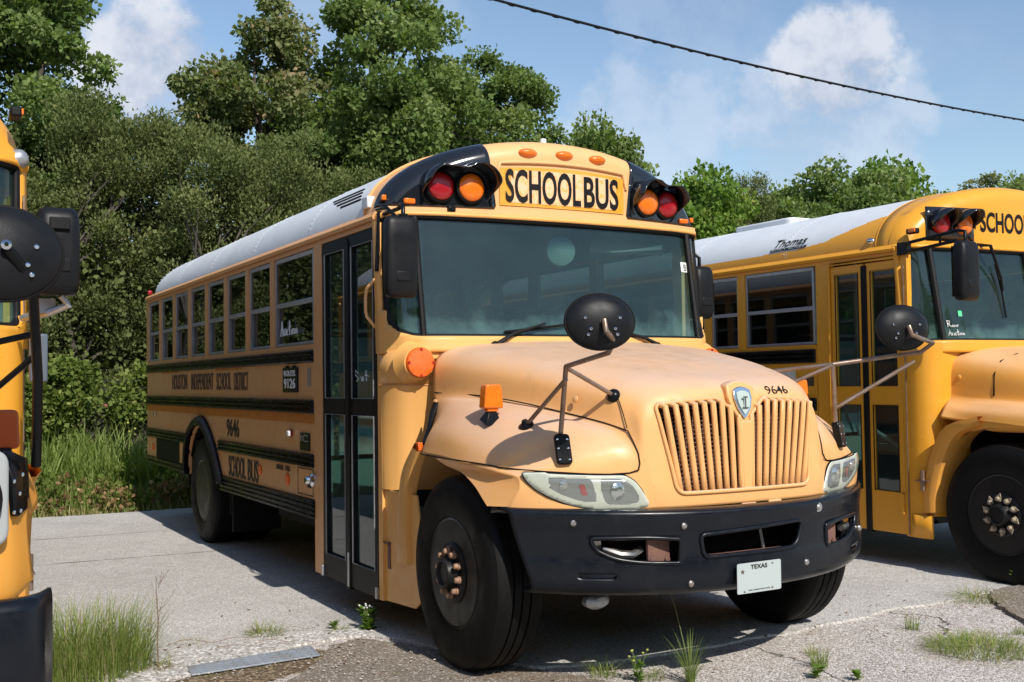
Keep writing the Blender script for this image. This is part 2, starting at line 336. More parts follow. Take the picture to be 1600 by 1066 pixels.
def lettering(name, body, m, parent, origin, ux, uz, width, height, off=0.0, space=1.0, shear=0, warp=None):
    """flat letters filling a width x height rectangle at origin (lower left), ux along the writing, uz up"""
    me, (w0, w1, h0, h1) = textmesh(body, 1.0, off=off, space=space, shear=shear)
    ux = Vector(ux).normalized(); uz = Vector(uz).normalized(); nn = ux.cross(uz)
    for v in me.vertices:
        a = (v.co.x-w0)/(w1-w0)*width; b = (v.co.y-h0)/(h1-h0)*height
        p = Vector(origin)+ux*a+uz*b+nn*v.co.z
        if warp: p = Vector(warp(p))
        v.co = p
    me.materials.clear(); me.materials.append(M[m] if isinstance(m, str) else m); o = bpy.data.objects.new(name, me); C.objects.link(o); o.parent = parent; return o
def copy_tree(o, parent=None):
    c = o.copy(); C.objects.link(c)
    if parent: c.parent = parent
    for ch in list(o.children): copy_tree(ch, c)
    return c
# ------------------------------------------------------------------ shared bus pieces (local frame: front bumper at y=0, ground z=0, doors on -x)
R_A, R_B, R_Z = 1.22, 0.575, 2.52
def split(mb, polys, ia, ib, cond=None, lim=.03):
    a = MB(); a.v = list(mb.v); a.f = list(mb.f); cut = []; keep = []
    for f in a.f:
        cx = sum(a.v[i][ia] for i in f)/len(f); cy = sum(a.v[i][ib] for i in f)/len(f)
        (cut if any(inpoly(cx, cy, P) for P in polys) and (cond is None or cond([a.v[i] for i in f])) else keep).append(f)
    ck = set(i for f in cut for i in f) & set(i for f in keep for i in f)
    for i in ck:
        v = list(a.v[i]); b = min((nearest(v[ia], v[ib], P) for P in polys), key=lambda q: q[0])
        if b[0] < lim**2: v[ia], v[ib] = b[1], b[2]; a.v[i] = tuple(v)
    res = []
    for fs in (keep, cut):
        m = MB(); used = sorted(set(i for f in fs for i in f)); k = {o_: n_ for n_, o_ in enumerate(used)}
        m.v = [a.v[i] for i in used]; m.f = [tuple(k[i] for i in f) for f in fs]; res.append(m)
    return res
PX = lambda x0, x1: (lambda p, d: (x0+(x1-x0)*d, p[0], p[1]))
def sideprism(mb, poly, x0, x1): return mb.prism(poly, lambda p, d: (d, p[0], p[1]), x0, x1)

def tyre_mb(c, s, r=.515, wd=.28, n=72):
    h = wd/2
    prof = [(.292, -h*.86), (.30, -h), (.36, -h*1.08), (.43, -h*1.1), (.475, -h*1.0), (.503, -h*.86), (r, -h*.70),
            (r, -h*.66), (r, -h*.40), (r-.012, -h*.385), (r-.012, -h*.33), (r, -h*.315), (r, -h*.04), (r-.012, -h*.03), (r-.012, h*.03), (r, h*.04), (r, h*.315), (r-.012, h*.33), (r-.012, h*.385), (r, h*.40), (r, h*.66),
            (r, h*.70), (.503, h*.86), (.497, h*.93), (.475, h*1.0), (.468, h*1.03), (.43, h*1.1), (.385, h*1.11), (.36, h*1.08), (.325, h*1.06), (.30, h), (.292, h*.86), (.27, h*.3), (.27, -h*.3), (.292, -h*.86)]
    return MB().lathe(prof, c, (s, 0, 0), n)
def wheel(root, x, y, s, kind, nutm='nut', rr=.5):
    """s = outward side (-1 doors, +1 driver); kind front / rear"""
    t = obj('tyre', tyre_mb((x, y, rr), s), 'rubber', root, ang=30)
    t.name = 'wheel'
    h = .14
    rim = MB()
    if kind == 'front':
        rim.lathe([(.298, h*.98), (.290, h*1.02), (.272, h*.95), (.262, h*.60), (.240, h*.30), (.21, h*.34), (.178, h*.60), (.160, h*.9), (.0, h*.9)], (x, y, rr), (s, 0, 0), 56)
    else:
        rim.lathe([(.298, h*.98), (.290, h*1.02), (.272, h*.95), (.262, h*.5), (.245, -h*.1), (.205, -h*.35), (.16, -h*.30), (.14, -h*.2), (.0, -h*.2)], (x, y, rr), (s, 0, 0), 56)
    rm = obj('rim', rim, 'rimblack', t, ang=30)
    hub = MB()
    if kind == 'front':
        hub.lathe([(.165, h*.70), (.162, h*1.02), (.145, h*1.10), (.090, h*1.06), (.08, h*1.2), (.074, h*1.42), (.062, h*1.48), (.055, h*1.38), (0, h*1.38)], (x, y, rr), (s, 0, 0), 40)
    else:
        hub.lathe([(.085, -h*.2), (.085, h*.7), (.07, h*.85), (0, h*.85)], (x, y, rr), (s, 0, 0), 32)
    obj('hub', hub, 'rimblack', t, ang=30)
    base = h*1.08 if kind == 'front' else -h*.2
    for k in range(10):
        a = 2*pi*(k+.3)/10; cy, cz = y+cos(a)*.116, rr+sin(a)*.116
        nb = MB().lathe([(.020, base), (.020, base+.012), (.0165, base+.013), (.0155, base+.028), (.009, base+.034), (0, base+.034)], (x, cy, cz), (s, 0, 0), 12)
        if nutm == 'nutwhite':   # pointed nut covers
            nb.prism([(-.022, -.012), (.022, -.012), (.020, .014), (.0, .045), (-.020, .014)],
                     lambda p, d, cy=cy, cz=cz, a=a: (x+s*d, cy - sin(a+.5)*p[0]+cos(a+.5)*p[1], cz + cos(a+.5)*p[0]+sin(a+.5)*p[1]), base+.004, base+.012)
        obj('lug_nut', nb, nutm, t)
    for k in range(5):
        hole = MB()
        a = 2*pi*(k+.25)/5; q = .212; b0 = h*.33 if kind == 'front' else -h*.28
        pts = [(cos(b)*.040, sin(b)*.026) for b in np.linspace(0, 2*pi, 16, endpoint=False)]
        hole.prism(pts, lambda p, d, a=a: (x+s*d, y+cos(a)*(q+p[1])-sin(a)*p[0], rr+sin(a)*(q+p[1])+cos(a)*p[0]), b0-.02, b0+.012)
        obj('hand_hole', hole, 'chassis', t)
    return t
def rail(root, y0, y1, z0, z1, side, ridges=3, name='rub_rail', m='black'):
    """black pressed steel rail with ridges, rounded ends"""
    prof = [(0, z0)]; n = ridges
    for k in range(n):
        a = z0+(z1-z0)*k/n; b = z0+(z1-z0)*(k+1)/n; q = (b-a)
        prof += [(.006, a+q*.06), (.022, a+q*.28), (.022, a+q*.72), (.006, b-q*.06)]
    prof += [(0, z1)]
    mb = MB(); vs = []
    for y, sc in ((y0, .15), (y0+.012, .8), (y0+.03, 1), (y1-.03, 1), (y1-.012, .8), (y1, .15)):
        zc = (z0+z1)/2; zs = .86 if sc < .5 else (.96 if sc < .9 else 1)
        vs.append([(side*(R_A+.002+p[0]*sc), y, zc+(p[1]-zc)*zs) for p in prof])
    mb.grid(vs); mb.f.append(tuple(range(len(prof)))); o = len(vs)*len(prof); mb.f.append(tuple(range(o-len(prof), o)))
    return obj(name, mb, m, root, ang=50)
def rivets(mb, pts, s, r=.006):
    for y, z in pts:
        mb.lathe([(r, 0), (r*.8, .0025), (0, .0035)], (s*(R_A+.0005), y, z), (s, 0, 0), 8)

def window_unit(root, y0, y1, s, tinted='sglass', framem='alu', zb=1.805, zt=2.485, jamb='cap'):
    """split sash window: frame > pane ; y0 front edge, y1 rear edge"""
    f = MB(); xo, xi = s*(R_A-.012), s*(R_A-.045)
    a, b = min(xo, xi), max(xo, xi)
    f.box(a, b, y0, y0+.022, zb, zt); f.box(a, b, y1-.022, y1, zb, zt)
    f.box(a, b, y0+.022, y1-.022, zt-.03, zt); f.box(a, b, y0+.022, y1-.022, zb, zb+.022)
    zm = zb+(zt-zb)*.47; f.box(min(a, b), max(a, b), y0+.022, y1-.022, zm-.016, zm+.016)
    fo = obj('window_frame', f, framem, root, bevel=.003, seg=1); fo.name = 'window'
    xg = s*(R_A-.022); xl = s*(R_A-.038)
    g = MB().add([(xg, y0+.02, zm+.01), (xg, y1-.02, zm+.01), (xg, y1-.02, zt-.025), (xg, y0+.02, zt-.025)], [(0, 1, 2, 3)])
    g.add([(xl, y0+.02, zb+.02), (xl, y1-.02, zb+.02), (xl, y1-.02, zm-.01), (xl, y0+.02, zm-.01)], [(0, 1, 2, 3)])
    obj('pane', g, tinted, fo, recalc=False)
    return fo
ARCH_R = [(7.02, .62), (7.0, .85), (6.87, 1.03), (6.68, 1.12), (6.48, 1.145), (6.28, 1.11), (6.06, .98), (5.86, .80), (5.70, .62)]

def body_core(root, sidem, postm, roofm, style, posts0=None, yrear=3.12, yfw=3.17):
    """side panels, posts, windows, roof, gutters, floor, interior, running gear shared by the buses"""
    for s in (-1, 1):
        yf = yrear if s < 0 else 1.90
        # lower side with rear arch opening
        mb = MB(); sideprism(mb, [(yf, 1.80), (yf, .60)] + [(y, z) for y, z in reversed(ARCH_R)] + [(9.12, .62), (9.12, 1.80)], s*(R_A-.035), s*R_A)
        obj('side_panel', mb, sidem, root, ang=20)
        # posts between the windows
        posts = list(posts0 or [9.111-.711*i for i in range(8)]); nb_ = len(posts)
        if s > 0: posts += [yfw-.04, 2.02]
        for y in posts:
            pb = MB(); pb.box(s*(R_A-.07) if s > 0 else s*R_A, s*R_A if s > 0 else s*(R_A-.07), y-.052, y+.052, 1.80, 2.50)
            rivets(pb, [(y, z) for z in np.arange(1.84, 2.48, .105)], s); obj('window_post', pb, postm, root)
        for i in range(nb_-1): window_unit(root, posts[i+1]+.052, posts[i]-.052, s)
        window_unit(root, yfw if s < 0 else yfw+.01, posts[nb_-1]-.052, s)
        if s > 0: window_unit(root, 2.07, yfw-.09, s)
        hd = MB(); hd.box(min(s*(R_A-.06), s*(R_A+.004)), max(s*(R_A-.06), s*(R_A+.004)), 1.93, 9.12, 2.49, 2.535)
        obj('window_header', hd, postm, root, bevel=.004)
        gt = MB(); gt.prism([(R_A-.03, 2.532), (R_A+.030, 2.520), (R_A+.036, 2.545), (R_A+.006, 2.575), (R_A-.03, 2.585)], lambda p, d: (s*p[0], d, p[1]), 1.93, 9.10)
        obj('gutter', gt, postm, root, bevel=.003, seg=1)
    # roof
    th = np.linspace(0, pi, 61 if style == 'main' else 241); rows = []
    for y, k, kz in [(2.15, 1, 1), (3, 1, 1), (4, 1, 1), (5, 1, 1), (6, 1, 1), (7, 1, 1), (8, 1, 1), (8.45, .998, 1), (8.75, .985, .97), (8.95, .955, .90), (9.06, .91, .78), (9.11, .86, .60), (9.125, .84, .40), (9.125, .83, .0)]:
        rows.append([(-R_A*k*cos(a)*1.0, y, R_Z+.03+(R_B-.03)*kz*abs(sin(a))**.92 if kz else R_Z) for a in th])
    # resample smoothly along y
    rows = crs(rows, 60 if style == 'main' else 420)
    mb = MB().grid(rows); 
    if style == 'main': obj('roof', mb, roofm, root, ang=60)
    else:
        # yellow lower band along the roof edge, white top
        keep, band = split(mb, [[(2.0, 2.0), (2.0, 2.86), (2.25, 2.84), (2.45, 2.78), (2.75, 2.69), (3.1, 2.655), (4, 2.65), (10, 2.65), (10, 2.0)]], 1, 2, lim=.0001)
        obj('roof', keep, roofm, root, ang=60); obj('roof_edge_band', band, sidem, root, ang=60)
    for y in (3.2, 4.62, 6.05, 7.45, 8.6):
        seams = MB()
        k = 1.0 if y < 8 else .993
        seams.tube([(-R_A*k*cos(a)*.9985, y, R_Z+.0295+(R_B-.03)*abs(sin(a))**.92*k) for a in np.linspace(.06, pi-.06, 50)], .0035, 6)
        rv = seams
        for a in np.linspace(.12, pi-.12, 46):
            p = Vector((-R_A*cos(a), y+.03, R_Z+.031+(R_B-.03)*abs(sin(a))**.92)); nrm = Vector((-cos(a)/R_A, 0, sin(a)/R_B)).normalized()
            rv.lathe([(.007, 0), (.005, .003), (0, .004)], p, nrm, 6)
        obj('roof_seam', seams, roofm, root, ang=60)
    # end wall with emergency door opening, floor, front bulkhead
    mb = MB(); mb.prism([(-1.2, .62), (1.2, .62), (1.2, 2.55), (.9, 2.85), (.4, 3.0), (-.4, 3.0), (-.9, 2.85), (-1.2, 2.55)], lambda p, d: (p[0], d, p[1]), 9.05, 9.115)
    punch_none = None; obj('rear_wall', mb, sidem, root, ang=20)
    mb = MB().box(-1.18, 1.18, 3.13, 9.04, .90, .97); mb.box(-.30, 1.18, 1.95, yrear+.01, .90, .97); obj('floor', mb, 'chassis', root)
    mb = MB(); mb.box(-1.15, -.31, 2.0, 3.05, .30, .35); mb.box(-1.15, -.75, 2.0, 3.05, .30, .33); mb.box(-.55, -.5, 2.0, 3.05, .35, .62); mb.box(-.50, -.31, 2.0, 3.05, .58, .62); mb.box(-.33, -.28, 2.0, 3.05, .62, .90)
    mb.box(-1.17, -.31, 3.06, 3.12, .3, .97)
    obj('entrance_steps', mb, 'interior', root)
    # interior liner under roof
    lin = MB().grid([[(-1.16*cos(a), y, 2.50+.50*sin(a)) for a in np.linspace(0.0, pi, 25)] for y in (2.2, 9.0)])
    obj('ceiling_liner', lin, 'liner', root, ang=60)
    st = MB()
    for i in range(9):
        y = 3.55+i*.64
        for s in (-1, 1):
            st.box(s*.32, s*1.10, y, y+.09, 1.30, 1.98) if s > 0 else st.box(-1.10, -.32, y, y+.09, 1.30, 1.98)
            st.box(min(s*.32, s*1.10), max(s*.32, s*1.10), y-.38, y, 1.28, 1.40)
    each('passenger_seat', st, 'seat', root, bevel=.04, seg=3)
    # driver's seat, wheel, dash, barrier
    ds = MB(); ds.box(.35, .85, 2.35, 2.50, 1.35, 2.02); ds.box(.35, .85, 2.0, 2.42, 1.25, 1.38); obj('driver_seat', ds, 'seat', root, bevel=.05, seg=3)
    swm = MB().lathe([(.215, -.012), (.23, 0), (.215, .012), (.205, 0), (.215, -.012)], (.60, 1.92, 1.72), (0, .55, .84), 36); swm.tube([(.60, 1.92, 1.72), (.60, 1.75, 1.5)], .03); swm.tube([(.39, 1.92, 1.72), (.81, 1.92, 1.72)], .015)
    obj('steering_wheel', swm, 'flatblack', root)
    dm = MB().grid([[(x, 1.66+.12*(abs(x)/1.2)**2+dy_, z) for x in np.linspace(-1.12, 1.12, 13)] for dy_, z in ((-.0, 1.765), (.06, 1.785), (.22, 1.77), (.30, 1.70), (.32, 1.3))]); obj('dashboard', dm, 'interior', root, ang=40)
    pn = MB(); pn.box(-1.12, -.35, 3.20, 3.23, 1.0, 1.85); pn.tube([(-.35, 3.2, .97), (-.35, 3.2, 2.9)], .018); pn.tube([(-1.1, 3.2, 1.9), (-.35, 3.2, 1.9)], .016)
    pn.tube([(-.42, 3.0, 1.05), (-.42, 2.1, .62)], .018); obj('entry_rail', pn, 'alu', root)
    wb = MB(); wb.box(-1.19, 1.19, 1.90, 1.93, .95, 1.75); obj('firewall', wb, 'chassis', root)
    # running gear
    ch = MB()
    for s in (-1, 1): ch.box(s*.43-.04, s*.43+.04, .05, 9.0, .58, .84)
    for y in (3.3, 4.4, 5.6, 7.6, 8.6): ch.box(-1.1, 1.1, y, y+.07, .70, .90)
    ch.box(-1.0, 1.0, 3.5, 4.7, .42, .62) ; ch.tube([(-.9, 6.5, .5), (.9, 6.5, .5)], .09, 12); ch.lathe([(.05, -.2), (.2, -.1), (.22, 0), (.2, .1), (.05, .2)], (0, 6.5, .5), (0, 1, 0), 20)
    ch.tube([(-.95, .97, .47), (.95, .97, .47)], .055, 10); ch.tube([(.2, 1.6, .5), (0, 6.4, .52)], .055, 10); ch.tube([(-.6, 3.0, .45), (-.65, 8.5, .5)], .06, 10)
    ch.box(-.62, .62, .28, 1.75, .55, 1.15); ch.box(-1.18, 1.18, 5.55, 5.58, .35, .95); ch.box(-1.17, 1.17, 3.14, 9.0, .86, .90)
    obj('chassis', ch, 'chassis', root, bevel=.01, seg=1)
    fl = MB()
    for s in (-1, 1): fl.box(s*.95-.2, s*.95+.2, 7.10, 7.115, .22, .66); fl.box(s*.95-.22, s*.95+.22, 5.50, 5.52, .20, .7)
    each('mud_flap', fl, 'rubber', root)

def doors(root, y0, y1, zb, zt, framem, leafm, gasket='flatblack', panel=False, xface=-1.222):
    """two-leaf entrance door on the -x side; y0 front, y1 rear; each leaf > pane"""
    mid = (y0+y1)/2
    for a, b in ((y0, mid-.012), (mid+.012, y1)):
        f = MB(); fr = .055; zl = zb+.16 if not panel else zb+.33; zm0, zm1 = 1.31, 1.42
        if panel: zm0, zm1 = 1.28, 1.44
        f.box(xface, xface+.04, a, b, zb, zl); f.box(xface, xface+.04, a, b, zt-.07, zt)
        f.box(xface, xface+.04, a, a+fr, zl, zt-.07); f.box(xface, xface+.04, b-fr, b, zl, zt-.07)
        f.box(xface, xface+.04, a+fr, b-fr, zm0, zm1)
        o = obj('door_leaf', f, leafm, root, bevel=.006)
        g = MB(); xg = xface+.02
        for c0, c1 in ((zl, zm0), (zm1, zt-.07)): g.add([(xg, a+fr, c0), (xg, b-fr, c0), (xg, b-fr, c1), (xg, a+fr, c1)], [(0, 1, 2, 3)])
        obj('pane', g, 'dglass', o, recalc=False)
        sl_ = MB()
        for c0, c1 in ((zl, zm0), (zm1, zt-.07)):
            q = .008; sl_.tube([(xface-.001, a+fr, c0), (xface-.001, b-fr, c0), (xface-.001, b-fr, c1), (xface-.001, a+fr, c1)], .005, 6, closed=True)
        each('glass_seal', sl_, 'alu' if not panel else 'flatblack', o)
    g = MB().box(xface-.012, xface+.03, mid-.03, mid+.03, zb-.02, zt-.02); obj('door_gasket', g, gasket, root, bevel=.008)

def boxmirror(root, c, sx=.0, wd=.20, ht=.47, dp=.10, m='plastic'):
    """rear view mirror housing, glass faces the rear (+y)"""
    rows = []; H = ht/2
    for z, k, d in [(-H, .80, .55), (-H+.015, .92, .8), (-H+.05, .98, .97), (-.08, 1, 1), (H-.12, 1, 1), (H-.04, .97, .95), (H-.012, .88, .75), (H, .76, .5)]:
        ring = []
        for a in np.linspace(0, 2*pi, 29)[:-1]:
            e = 2/4.; x = abs(cos(a))**e*math.copysign(1, cos(a))*wd/2*k; y = abs(sin(a))**e*math.copysign(1, sin(a))*dp/2*d
            ring.append((c[0]+x, c[1]+y, c[2]+z))
        rows.append(ring)
    mb = MB(); o = 0
    for r in rows: mb.v += r
    n = 28
    for i in range(len(rows)-1):
        for k in range(n): mb.f.append((i*n+k, i*n+(k+1) % n, (i+1)*n+(k+1) % n, (i+1)*n+k))
    mb.f.append(tuple(range(n))[::-1]); mb.f.append(tuple(range((len(rows)-1)*n, len(rows)*n)))
    b = obj('side_mirror', mb, m, root, ang=50)
    g = MB().add([(c[0]-wd*.42, c[1]+dp/2+.001, c[2]-H*.86), (c[0]+wd*.42, c[1]+dp/2+.001, c[2]-H*.86), (c[0]+wd*.42, c[1]+dp/2+.001, c[2]+H*.86), (c[0]-wd*.42, c[1]+dp/2+.001, c[2]+H*.86)], [(0, 1, 2, 3)])
    obj('mirror_glass', g, 'chrome', b, recalc=False)
    # moulded recess detail on the back of the shell
    d = MB(); d.box(c[0]-.045, c[0]+.045, c[1]-dp/2-.004, c[1]-dp/2+.01, c[2]-H+.09, c[2]-H+.15); obj('adjuster_cover', d, m, b, bevel=.008)
    return b
def dishmirror(root, c, nrm, rx=.175, rz=.135, m='plastic'):
    """oval cross-view mirror, convex glass away from the viewer; c = centre, nrm = direction the back shell bulges"""
    prof = [(0, .045), (.35, .042), (.65, .032), (.85, .018), (.96, .004), (1.0, -.006), (1.0, -.014), (.985, -.020)]
    mb = MB().lathe([(r*rx, h) for r, h in prof][::-1], c, nrm, 56, sy=rz/rx)
    b = obj('crossview_mirror', mb, m, root, ang=50)
    g = MB().lathe([(rx*r, -.02-.09*(1-r*r)) for r in (.985, .9, .75, .55, .3, 0)], c, nrm, 48, sy=rz/rx); obj('mirror_glass', g, 'chrome', b, ang=60)
    rim = MB(); N_ = Vector(nrm).normalized(); ref = Vector((0, 0, 1)); v = (ref-N_*ref.dot(N_)).normalized(); u = v.cross(N_)
    rim.tube([Vector(c)+u*cos(a)*rx*1.0+v*sin(a)*rz*1.0-N_*.01 for a in np.linspace(0, 2*pi, 49)[:-1]], .007, 8, closed=True); obj('rim', rim, 'rubber', b)
    bl = MB()
    for a, q in ((-.35, -.3), (.35, -.3), (.42, -.5), (-.5, .1), (.5, .1), (-.42, -.5)):
        p = Vector(c)+u*a*rx+v*q*rz; k = sqrt(a*a+q*q); bl.lathe([(.007, 0), (.007, .006), (.003, .009), (0, .009)], p+N_*(.045-.03*k*k), N_, 8)
    each('bolt', bl, 'chrome', b); return b
# ------------------------------------------------------------------ the main school bus
bus = thing('school_bus', 'faded orange-yellow school bus with a shield emblem above its grille, parked between two others', 'school bus', group='school buses parked side by side')
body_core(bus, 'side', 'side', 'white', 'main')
# ---- front door surround: rear post with rivets, front post
mb = MB(); mb.box(-1.222, -1.17, 2.955, 3.125, .20, 2.50); rv = mb; rivets(rv, [(2.985, z) for z in np.arange(.26, 2.46, .085)]+[(3.10, z) for z in np.arange(.26, 2.46, .085)], -1, .007); obj('door_post', mb, 'side', bus)
mb = MB(); mb.box(-1.222, -1.17, 1.885, 1.945, .20, 2.50); rv = mb; rivets(rv, [(1.915, z) for z in np.arange(.30, 2.4, .16)], -1, .007); obj('door_post', mb, 'cream', bus)
doors(bus, 1.955, 2.945, .20, 2.475, 'flatblack', 'flatblack')
hb = MB(); hb.box(-1.215, -1.18, 1.95, 2.95, 2.475, 2.495); obj('door_header', hb, 'flatblack', bus)
# small steel catches at the foot of the door
mb = MB(); mb.box(-1.24, -1.222, 2.93, 2.955, .20, .27); mb.box(-1.24, -1.222, 1.95, 1.975, .20, .27); mb.box(-1.236, -1.222, 2.43, 2.46, .20, .42); each('door_catch', mb, 'alu', bus, bevel=.003)
# ---- rails
rail(bus, 3.14, 9.12, 1.668, 1.762, -1, 2); rail(bus, 3.14, 9.12, 1.302, 1.405, -1, 3)
rail(bus, 3.14, 5.80, .918, 1.018, -1, 3); rail(bus, 3.12, 5.72, .56, .70, -1, 4); rail(bus, 6.98, 9.13, .925, 1.03, -1, 3); rail(bus, 7.03, 9.13, .62, .71, -1, 2)
for z0, z1 in ((1.668, 1.762), (1.302, 1.405), (.918, 1.018), (.56, .70)): rail(bus, 1.9, 9.12, z0, z1, 1, 3)
mb = MB(); mb.box(-1.2245, -1.2225, 3.13, 9.12, 1.235, 1.302); obj('under_rail_strip', mb, 'under_rail', bus)  # strip of darker, more saturated orange below the second rail
mb = MB(); mb.box(-1.2245, -1.2225, 5.0, 5.9, 1.650, 1.668); mb.box(-1.2245, -1.2225, 7.5, 8.3, 1.652, 1.668); each('under_rail_patch', mb, 'under_rail', bus)  # short pieces of the same deep orange below the top rail
# vent panel behind the rear wheel, reflectors
mb = MB(); mb.box(-1.226, -1.2225, 7.42, 8.58, .71, .925); 
for k in range(12): mb.box(-1.232, -1.226, 7.46, 8.54, .722+k*.017, .728+k*.017)
obj('vent_panel', mb, 'flatblack', bus)
def disc(name, c, ax, r, h, m, root, n=32, sy=1):
    return obj(name, MB().lathe([(r, 0), (r, h*.5), (r*.86, h*.9), (r*.5, h), (0, h*1.05)], c, ax, n, sy=sy), m, root, ang=40)
mb = MB().box(-1.23, -1.2225, 8.72, 8.80, .78, .86); obj('reflector', mb, 'orange', bus, bevel=.004)
disc('reflector', (-1.2225, 4.47, .825), (-1, 0, 0), .042, .01, 'orange', bus); disc('reflector', (-1.2225, 3.75, .80), (-1, 0, 0), .048, .01, 'orange', bus)
# rear wheel arch flare (rubber trim)
fl = MB(); A = crs(np.array([(y, z) for y, z in ARCH_R]), 40); rows = []
for i, (y, z) in enumerate(A):
    n_ = Vector((y-6.4, 0, z-.55)).normalized(); k = 1+.5*(i/39)
    rows.append([(-R_A+.01, y-n_.x*.0, z-n_.z*.0), (-R_A-.045, y-n_.x*.01, z-n_.z*.01), (-R_A-.055, y+n_.x*.02*k, z+n_.z*.02*k), (-R_A-.035, y+n_.x*.05*k, z+n_.z*.05*k), (-R_A-.001, y+n_.x*.062*k, z+n_.z*.062*k)])
obj('wheel_arch_flare', MB().grid(rows), 'plastic', bus, solid=.006, ang=60)
mb = MB().grid([[( -x, 6.38+.70*cos(a), .50+.66*sin(a)) for x in (.62, 1.20)] for a in np.linspace(0, pi, 21)]); obj('wheel_housing', mb, 'chassis', bus, ang=60)
# ---- side writing, plates, small fittings
def sidetext(body, y_left, y_right, z0, z1, m='inkfade', off=.0, name='lettering', x=-1.2245, space=1.0):
    return lettering(name, body, m, bus, (x, y_left, z0), (0, -1, 0), (0, 0, 1), abs(y_left-y_right), z1-z0, off=off, space=space)
sidetext('HOUSTON', 7.74, 7.05, 1.475, 1.632); sidetext('INDEPENDENT', 6.86, 5.98, 1.475, 1.630); sidetext('SCHOOL', 5.86, 5.36, 1.472, 1.628); sidetext('DISTRICT', 5.25, 4.81, 1.468, 1.625)
sidetext('9646', 5.50, 5.10, 1.062, 1.215, 'ink', .006); sidetext('SCHOOL', 5.44, 4.90, .712, .895, 'ink', .008); sidetext('BUS', 4.83, 4.52, .712, .895, 'ink', .008)
sidetext('DIESEL', 4.02, 3.84, .862, .90, 'ink'); sidetext('FUEL', 3.80, 3.68, .862, .90, 'ink')
rp = obj('route_plate', MB().box(-1.232, -1.2225, 3.475, 3.83, 1.455, 1.642), 'black', bus, bevel=.006)
lettering('lettering', 'ROUTE', 'whiteink', rp, (-1.2335, 3.79, 1.585), (0, -1, 0), (0, 0, 1), .27, .035, off=.01)
lettering('lettering', '9126', 'whiteink', rp, (-1.2335, 3.79, 1.485), (0, -1, 0), (0, 0, 1), .27, .075, off=.01)
mb = MB().box(-1.2335, -1.232, 3.52, 3.79, 1.578, 1.583); obj('underline', mb, 'whiteink', rp)
mb = MB(); mb.box(-1.236, -1.2225, 3.70, 3.74, 1.64, 1.655); mb.box(-1.236, -1.2225, 3.54, 3.58, 1.64, 1.655); each('plate_bracket', mb, 'black', bus)
mb = MB(); mb.box(-1.2245, -1.2225, 3.20, 3.27, 1.50, 1.63); obj('sticker', mb, 'alu', bus)
o = obj('side_turn_lamp', MB().box(-1.245, -1.2225, 3.62, 3.70, 1.125, 1.175), 'red', bus, bevel=.006); obj('lens', MB().cbox((-1.25, 3.63, 1.15), .02, .05, .04), 'whiteink', o, bevel=.006)
badge = obj('engine_badge', MB().box(-1.228, -1.2225, 3.22, 3.44, 1.035, 1.165), 'black', bus, bevel=.005); lettering('lettering', 'IC', 'alu', badge, (-1.2295, 3.42, 1.10), (0, -1, 0), (0, 0, 1), .17, .05)
mb = MB(); mb.box(-1.2275, -1.2225, 3.21, 3.27, .775, .80); obj('latch', mb, 'flatblack', bus)
mb = MB().tube([(-1.2235, 3.50, .905), (-1.2235, 3.16, .905), (-1.2235, 3.16, .72), (-1.2235, 3.50, .72)], .0025, 5, closed=True); obj('hatch_seam', mb, 'chassis', bus)
obj('fuel_cap', MB().lathe([(.05, 0), (.048, .02), (.03, .035), (.028, .06), (.02, .07), (0, .07)], (-1.2225, 3.13, .84), (-1, 0, 0), 20), 'chrome', bus)
# small lamp near the rear and reflectors
obj('side_marker', MB().cbox((-1.235, 8.62, 1.20), .02, .07, .035), 'chrome', bus, bevel=.006); obj('side_marker', MB().cbox((-1.235, 6.42, 1.20), .02, .05, .03), 'amber', bus, bevel=.006)
# roof fittings: louvres, lamps, white speaker box
lv = MB()
for k, (ya, yb, za) in enumerate([(2.42, 3.02, 2.795), (2.38, 2.92, 2.765), (2.34, 2.80, 2.735), (2.30, 2.68, 2.705)]):
    x = -R_A*cos(math.asin(((za-R_Z-.03)/(R_B-.03))**(1/.92))); nx, nz = x/R_A**2, (za-R_Z)/R_B**2; L = sqrt(nx*nx+nz*nz); nx /= L; nz /= L
    t_ = Vector((nz, 0, -nx)).normalized(); c = Vector((x, 0, za))
    P = [c+Vector((nx, 0, nz))*.008+t_*.005, c+Vector((nx, 0, nz))*.0-t_*.006]
    lv.add([(P[0].x, ya, P[0].z), (P[0].x, yb, P[0].z), (P[1].x, yb, P[1].z), (P[1].x, ya, P[1].z), (P[0].x-nx*.02, ya, P[0].z-nz*.02), (P[0].x-nx*.02, yb, P[0].z-nz*.02)], [(0, 1, 2, 3), (0, 1, 5, 4), (0, 3, 4), (1, 2, 5)])
each('roof_louvre', lv, 'flatblack', bus)
mb = MB(); mb.cbox((-1.20, 2.12, 2.655), .06, .10, .075); obj('roof_box', mb, 'white', bus, bevel=.008)
l = obj('marker_lamp', MB().cbox((-1.155, 4.53, 2.665), .05, .085, .05), 'black', bus, bevel=.008); obj('lens', MB().cbox((-1.175, 4.53, 2.668), .03, .06, .035), 'amber', l, bevel=.006)
l = obj('marker_lamp', MB().cbox((-1.205, 9.05, 2.62), .05, .05, .05), 'red', bus, bevel=.01)
mb = MB(); mb.box(-.35, .35, 5.4, 5.9, 3.08, 3.13); obj('roof_hatch', mb, 'white', bus, bevel=.02, seg=3)
obj('antenna_stub', MB().tube([(0.05, 2.05, 3.06), (0.05, 2.05, 3.17)], .022, 12), 'whiteink', bus, bevel=.006); obj('strobe_dome', MB().lathe([(.09, 0), (.09, .03), (.06, .07), (0, .085)], (.45, 2.6, 3.07), (0, 0, 1), 20), 'whiteink', bus)
